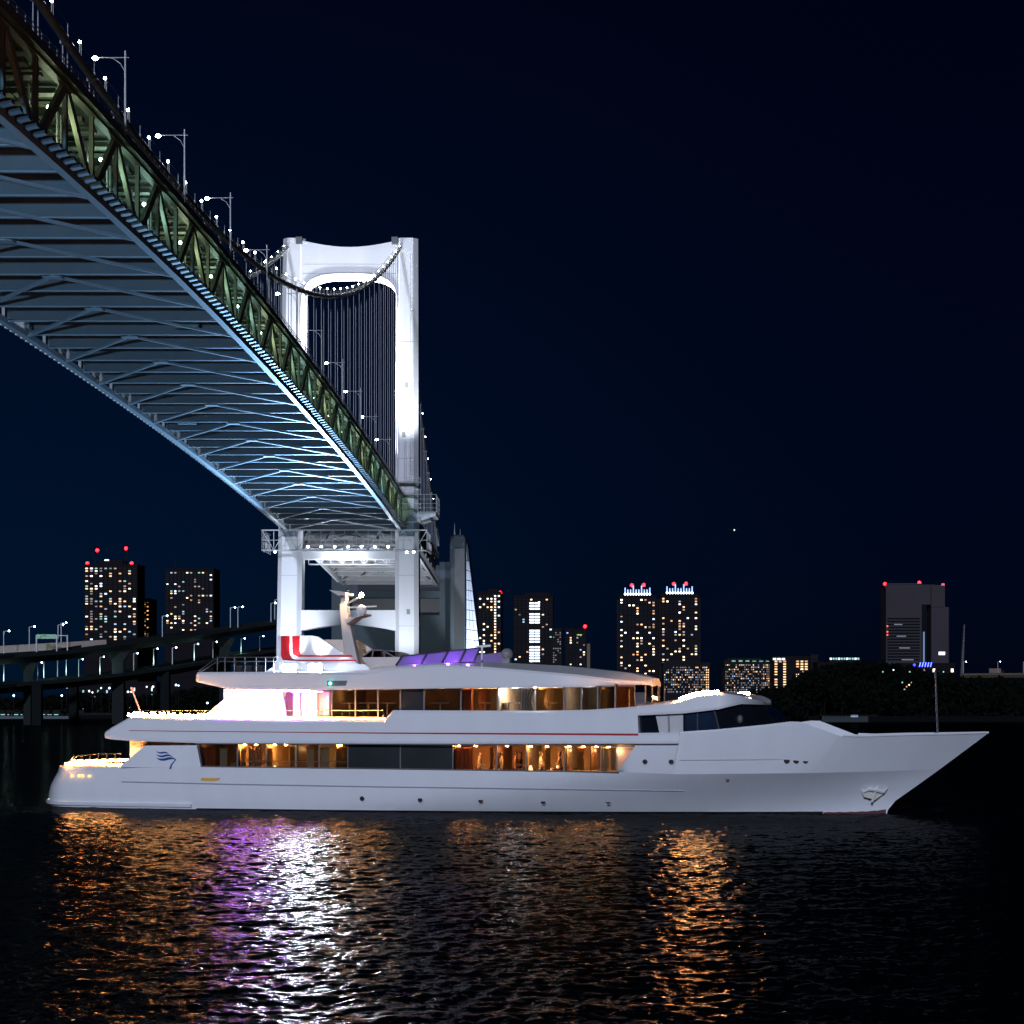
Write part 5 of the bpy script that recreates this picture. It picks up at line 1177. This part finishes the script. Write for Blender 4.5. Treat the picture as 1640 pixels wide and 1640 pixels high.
for px, Yp in ((60, 668), (265, 738), (118, 760)):
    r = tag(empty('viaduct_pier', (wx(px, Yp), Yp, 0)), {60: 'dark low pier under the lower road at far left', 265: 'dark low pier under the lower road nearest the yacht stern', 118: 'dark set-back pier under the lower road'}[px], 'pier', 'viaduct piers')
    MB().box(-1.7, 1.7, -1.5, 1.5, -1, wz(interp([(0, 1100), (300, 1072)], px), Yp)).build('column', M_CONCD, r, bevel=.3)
# green gantry sign and self-glowing parapet on the upper road
g = tag(empty('sign_gantry', pt(75, 1044, 700)), 'green overhead road sign on a gantry above the left expressway', 'road sign')
gx = lambda px: wx(px, 700)-wx(75, 700)
gz = lambda py: wz(py, 700)-wz(1044, 700)
for px in (58.5, 91, 108): MB().bar((gx(px), 0, 0), (gx(px), 0, gz(1017)), .45).build('post', M_STEEL, g)
MB().bar((gx(58), 0, gz(1018)), (gx(108), 0, gz(1018)), .3).build('crossbar', M_STEEL, g)
MB().box(gx(59), gx(90), -.35, -.2, gz(1023), gz(1016)).build('sign_board', emat('green_sign_face', (.01, .16, .05), .7, False), g)
MB().bar((wx(-60, 688)-cv.x, 688-cv.y, wz(1044, 688)-cv.z), (wx(170, 726)-cv.x, 726-cv.y, wz(1030, 726)-cv.z), .5, 2.6).build('glow_barrier', emat('sodium_glow_barrier', (.20, .085, .02), .2, False), rv)  # emission stands in for lamp light falling on the barrier
# road lamps
def road_lamp():
    r = empty('road_lamp'); MB().bar((0, 0, 0), (0, 0, 8), .28).build('pole', M_STEEL, r); MB().bar((0, 0, 8), (1.6, 0, 8.3), .2).build('arm', M_STEEL, r)
    MB().ball((1.9, 0, 8.2), .30, 8, 6).build('lamp_head', emat('road_lamp_glow', (.70, .95, .95), 22, False), r); return r
rl0 = road_lamp(); first = True
rl_list = [(6, 1047, 690, 'u'), (47, 1040, 690, 'u'), (93, 1036, 705, 'u'), (98, 1032, 725, 'u'), (260, 1020, 745, 'u'), (369, 1005, 780, 'u'), (381, 1005, 760, 'u'), (434, 997, 800, 'u'), (440, 992, 790, 'u'),
           (6, 1092, 680, 'l'), (60, 1090, 695, 'l'), (70, 1086, 700, 'l'), (92, 1084, 705, 'l'), (106, 1082, 708, 'l'), (126, 1084, 712, 'l'), (160, 1080, 718, 'l'), (214, 1074, 725, 'l'), (246, 1066, 740, 'l'), (276, 1064, 745, 'l'), (311, 1058, 755, 'l'), (341, 1054, 770, 'l'), (386, 1048, 790, 'l'), (416, 1044, 800, 'l')]
for k, (px, py, Yp, wh) in enumerate(rl_list):
    o = rl0 if first else dup(rl0); first = False
    o.location = pt(px, py, Yp)
    if wh == 'l' and k % 2: point('road_glow', pt(px+4, py-8, Yp-1), 900, (.62, 1, .85), .4)
    if wh == 'l': o.scale = (.8, .8, .8)
    tag(o, 'slim lamp on the %s expressway deck, %s counted from the left edge' % (('upper', nth(k+1)) if wh == 'u' else ('lower', nth(k-8))), 'road lamp', 'road lamps on the elevated expressway')
# quay lights, parked vehicles and sheds on the left shore, all far off
rng = random.Random(5)
sh = tag(empty('quay_shed', pt(60, 1145, 1150)), 'long low white quay shed on the left shore', 'shed')
MB().box(-32, 28, 0, 12, -3, 3.0).build('wall', M_BLD2, sh)
for k in range(14): MB().box(-30+k*4, -27.5+k*4, -.3, -.05, -1, .4).build('lit_window', WC[6 if k % 3 else 8], sh)
s2 = tag(empty('quay_shed', pt(150, 1148, 1140)), 'small quay shed right of the long white one on the left shore', 'shed')
MB().box(-20, 16, 0, 12, -3, 2.4).build('wall', M_BLD2, s2)
for k in range(6): MB().box(-18+k*5, -16+k*5, -.3, -.05, -.6, .8).build('lit_window', WC[k % 7], s2)
QL = ((22, 1114), (107, 1101), (99, 1114), (162, 1102), (175, 1102), (148, 1109), (205, 1108), (210, 1108), (282, 1097), (286, 1098), (332, 1126), (235, 1100), (245, 1100))
for k, (px, py) in enumerate(QL):
    z = wz(py, 1150)
    q = tag(empty('quay_lamp', (wx(px, 1150), 1150, 2.2)), 'distant quay lamp under the elevated expressway, %s from the left' % nth(1+sorted(QL).index((px, py))), 'quay lamp', 'quay lamps below the expressway')
    MB().bar((0, 0, 0), (0, 0, z-2.2), .3).build('pole', M_BLD2, q); MB().ball((0, 0, z-2.2), .55, 8, 6).build('lamp_head', WC[2] if k % 2 else emat('quay_lamp_white', (.7, .85, 1), 8, False), q)
for px0, px1, pt_, sd, lb in ((120, 180, 1098, 71, 'dark low warehouse with a few lights under the expressway'), (205, 250, 1094, 72, 'dark low warehouse with blue-white strip lights under the expressway'), (-40, 60, 1122, 73, 'dark low warehouse at the far left shore')):
    building(px0, px1, pt_, 1230, M_BLD, lb, 12, 4, .18, 1140, seed=sd, name='warehouse', tone=lambda c, r, g: g.choice((2, 4, 6, 2)))
land('quay_edge', [(wx(-100, 1128), 1126), (wx(-100, 1128), 1130), (wx(125, 1128), 1130), (wx(125, 1128), 1126)], 1.6, mat('quay_concrete', (.10, .115, .125), .9))
# far right: low road bridge with faint lamps
rr, cr, PR = flyover('far_road_bridge', [pt(1540, 1081, 1250), pt(1700, 1080, 1230), pt(1900, 1083, 1200)], 10, 2, M_VIAL, 'low road bridge with faint brownish light at the right edge of the picture')
for k, px in enumerate((1543, 1598, 1639)):
    o = dup(rl0); o.location = pt(px, 1078, 1235); o.scale = (.9, .9, .9)
    tag(o, 'small greenish lamp on the low road bridge at the right edge, %s from the left' % nth(k+1), 'road lamp', 'lamps on the far road bridge')
v = tag(empty('truck', pt(1595, 1079.5, 1240)), 'pale box truck driving on the low road bridge at the right edge', 'truck')
MB().box(-4.5, 3, -1.2, 1.2, .6, 3.6).build('cargo_box', mat('truck_box', (.16, .11, .09), .7), v); MB().prism([(3.1, .5), (5.2, .5), (5.2, 1.6), (4.6, 2.6), (3.1, 2.6)], 'y', -1.2, 1.2).build('cab', M_BLD2, v)
for x in (-3, 3.8): MB().tube([(x, -1.3, .5), (x, 1.3, .5)], .5, 10).build('wheel', M_DARK, v)

# ------------------------------------------------------------------ dark wood on the park shore
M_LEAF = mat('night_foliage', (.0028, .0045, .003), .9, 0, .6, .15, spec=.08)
def wood(prof, n, x0, x1, ya, yb, lab, seed, low=.62):
    rng = random.Random(seed); mb = MB(); tk = MB()
    for k in range(n):
        px = rng.uniform(x0, x1); Y = rng.uniform(ya, yb); zt_ = wz(interp(prof, px)+rng.uniform(-2, 4), Y)
        if k > n*low: zt_ *= rng.uniform(.35, .8); Y -= 40
        x = wx(px, Y); rad = rng.uniform(5, 9)
        tk.bar((x, Y, 1), (x, Y, max(3, zt_-rad)), .7)
        for q in range(95):
            a = rng.uniform(0, 2*math.pi); cz = rng.uniform(-1, 1); rr_ = rad*rng.uniform(.6, 1.05); s = math.sqrt(1-cz*cz)
            c = Vector((x+rr_*s*math.cos(a), Y+rr_*s*math.sin(a), zt_-rad*1.0+rr_*cz*(1 if cz > 0 else 1.6)))
            if c.z < 2: continue
            u = Vector((rng.uniform(-1, 1), rng.uniform(-1, 1), rng.uniform(-1, 1))).normalized()*rng.uniform(.7, 1.5); w = u.cross(Vector((rng.uniform(-1, 1), rng.uniform(-1, 1), rng.uniform(-1, 1)))).normalized()*rng.uniform(.7, 1.5)
            mb.add([c-u, c-w, c+u, c+w], [(0, 1, 2, 3)])
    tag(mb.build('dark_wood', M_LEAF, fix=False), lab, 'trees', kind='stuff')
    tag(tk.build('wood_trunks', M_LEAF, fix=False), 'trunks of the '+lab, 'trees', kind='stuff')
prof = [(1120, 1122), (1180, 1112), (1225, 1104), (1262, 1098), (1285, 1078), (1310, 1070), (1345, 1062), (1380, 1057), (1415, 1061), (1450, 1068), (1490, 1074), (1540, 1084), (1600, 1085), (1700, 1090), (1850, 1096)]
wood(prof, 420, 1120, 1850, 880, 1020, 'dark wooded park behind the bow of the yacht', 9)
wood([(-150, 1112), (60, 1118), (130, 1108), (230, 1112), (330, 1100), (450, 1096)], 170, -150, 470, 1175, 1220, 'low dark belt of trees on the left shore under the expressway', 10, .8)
land('park_hill', [(wx(p, 1000), 1000+q) for p, q in ((1130, 0), (1260, -60), (1340, -80), (1450, -80), (1600, -60), (1900, -40), (1900, 300), (1130, 300))], 9, M_LAND)
PLP = ((1414, 1076, 6), (1431, 1073, 2), (1457, 1076, 6), (1511, 1076, 6), (1459, 1093, 3), (1456, 1097, 1), (1452, 1100, 3), (1449, 1104, 1), (1445, 1093, 6))
for k, (px, py, m) in enumerate(PLP):
    Yp = 870; q = tag(empty('park_lamp', (wx(px, Yp), Yp, 2.6)), 'tiny lamp among the dark park trees behind the bow, %s from left' % nth(1+sorted(a[0] for a in PLP).index(px)), 'park lamp', 'lamps among the park trees')
    MB().bar((0, 0, 0), (0, 0, wz(py, Yp)-2.6), .1).build('pole', M_LEAF, q); MB().ball((0, 0, wz(py, Yp)-2.6), .36, 8, 6).build('lamp_head', WC[m], q)
s3 = tag(empty('park_pavilion', pt(1368, 1160, 835)), 'small dim pavilion with a pale roof sign on the park shore', 'pavilion')
MB().box(-14, 9, 0, 8, -3, 3.6).build('wall', mat('pavilion_wall', (.03, .04, .045), .9), s3); MB().box(-15, 10, -.5, 8.5, 3.6, 4.0).build('roof', M_BLD2, s3)
MB().box(-1.5, 1.6, -.5, -.2, wz(1148.5, 835)-wz(1160, 835), wz(1145, 835)-wz(1160, 835)).build('sign', emat('pavilion_sign', (.3, .42, .6), .5, False), s3)
# a drone light high over the bay
q = tag(empty('aircraft', (wx(1176, 3000), 3000, wz(848, 3000))), 'tiny far aircraft light in the dark sky right of the bridge', 'aircraft')
MB().tube([(-9, 0, 0), (-6, 0, .2), (6, 0, .2), (9, 0, .6)], [.2, 1, 1, .3], 8).build('fuselage', M_BLD2, q); MB().prism([(-1.5, -10), (1.5, -10), (3, 0), (1.5, 10), (-1.5, 10), (-2, 0)], 'z', -.2, .2).build('wing', M_BLD2, q)
MB().ball((0, -1.2, -1), 1.0, 8, 6).build('position_light', emat('aircraft_lamp', (.8, .9, 1), 2.5, False), q)
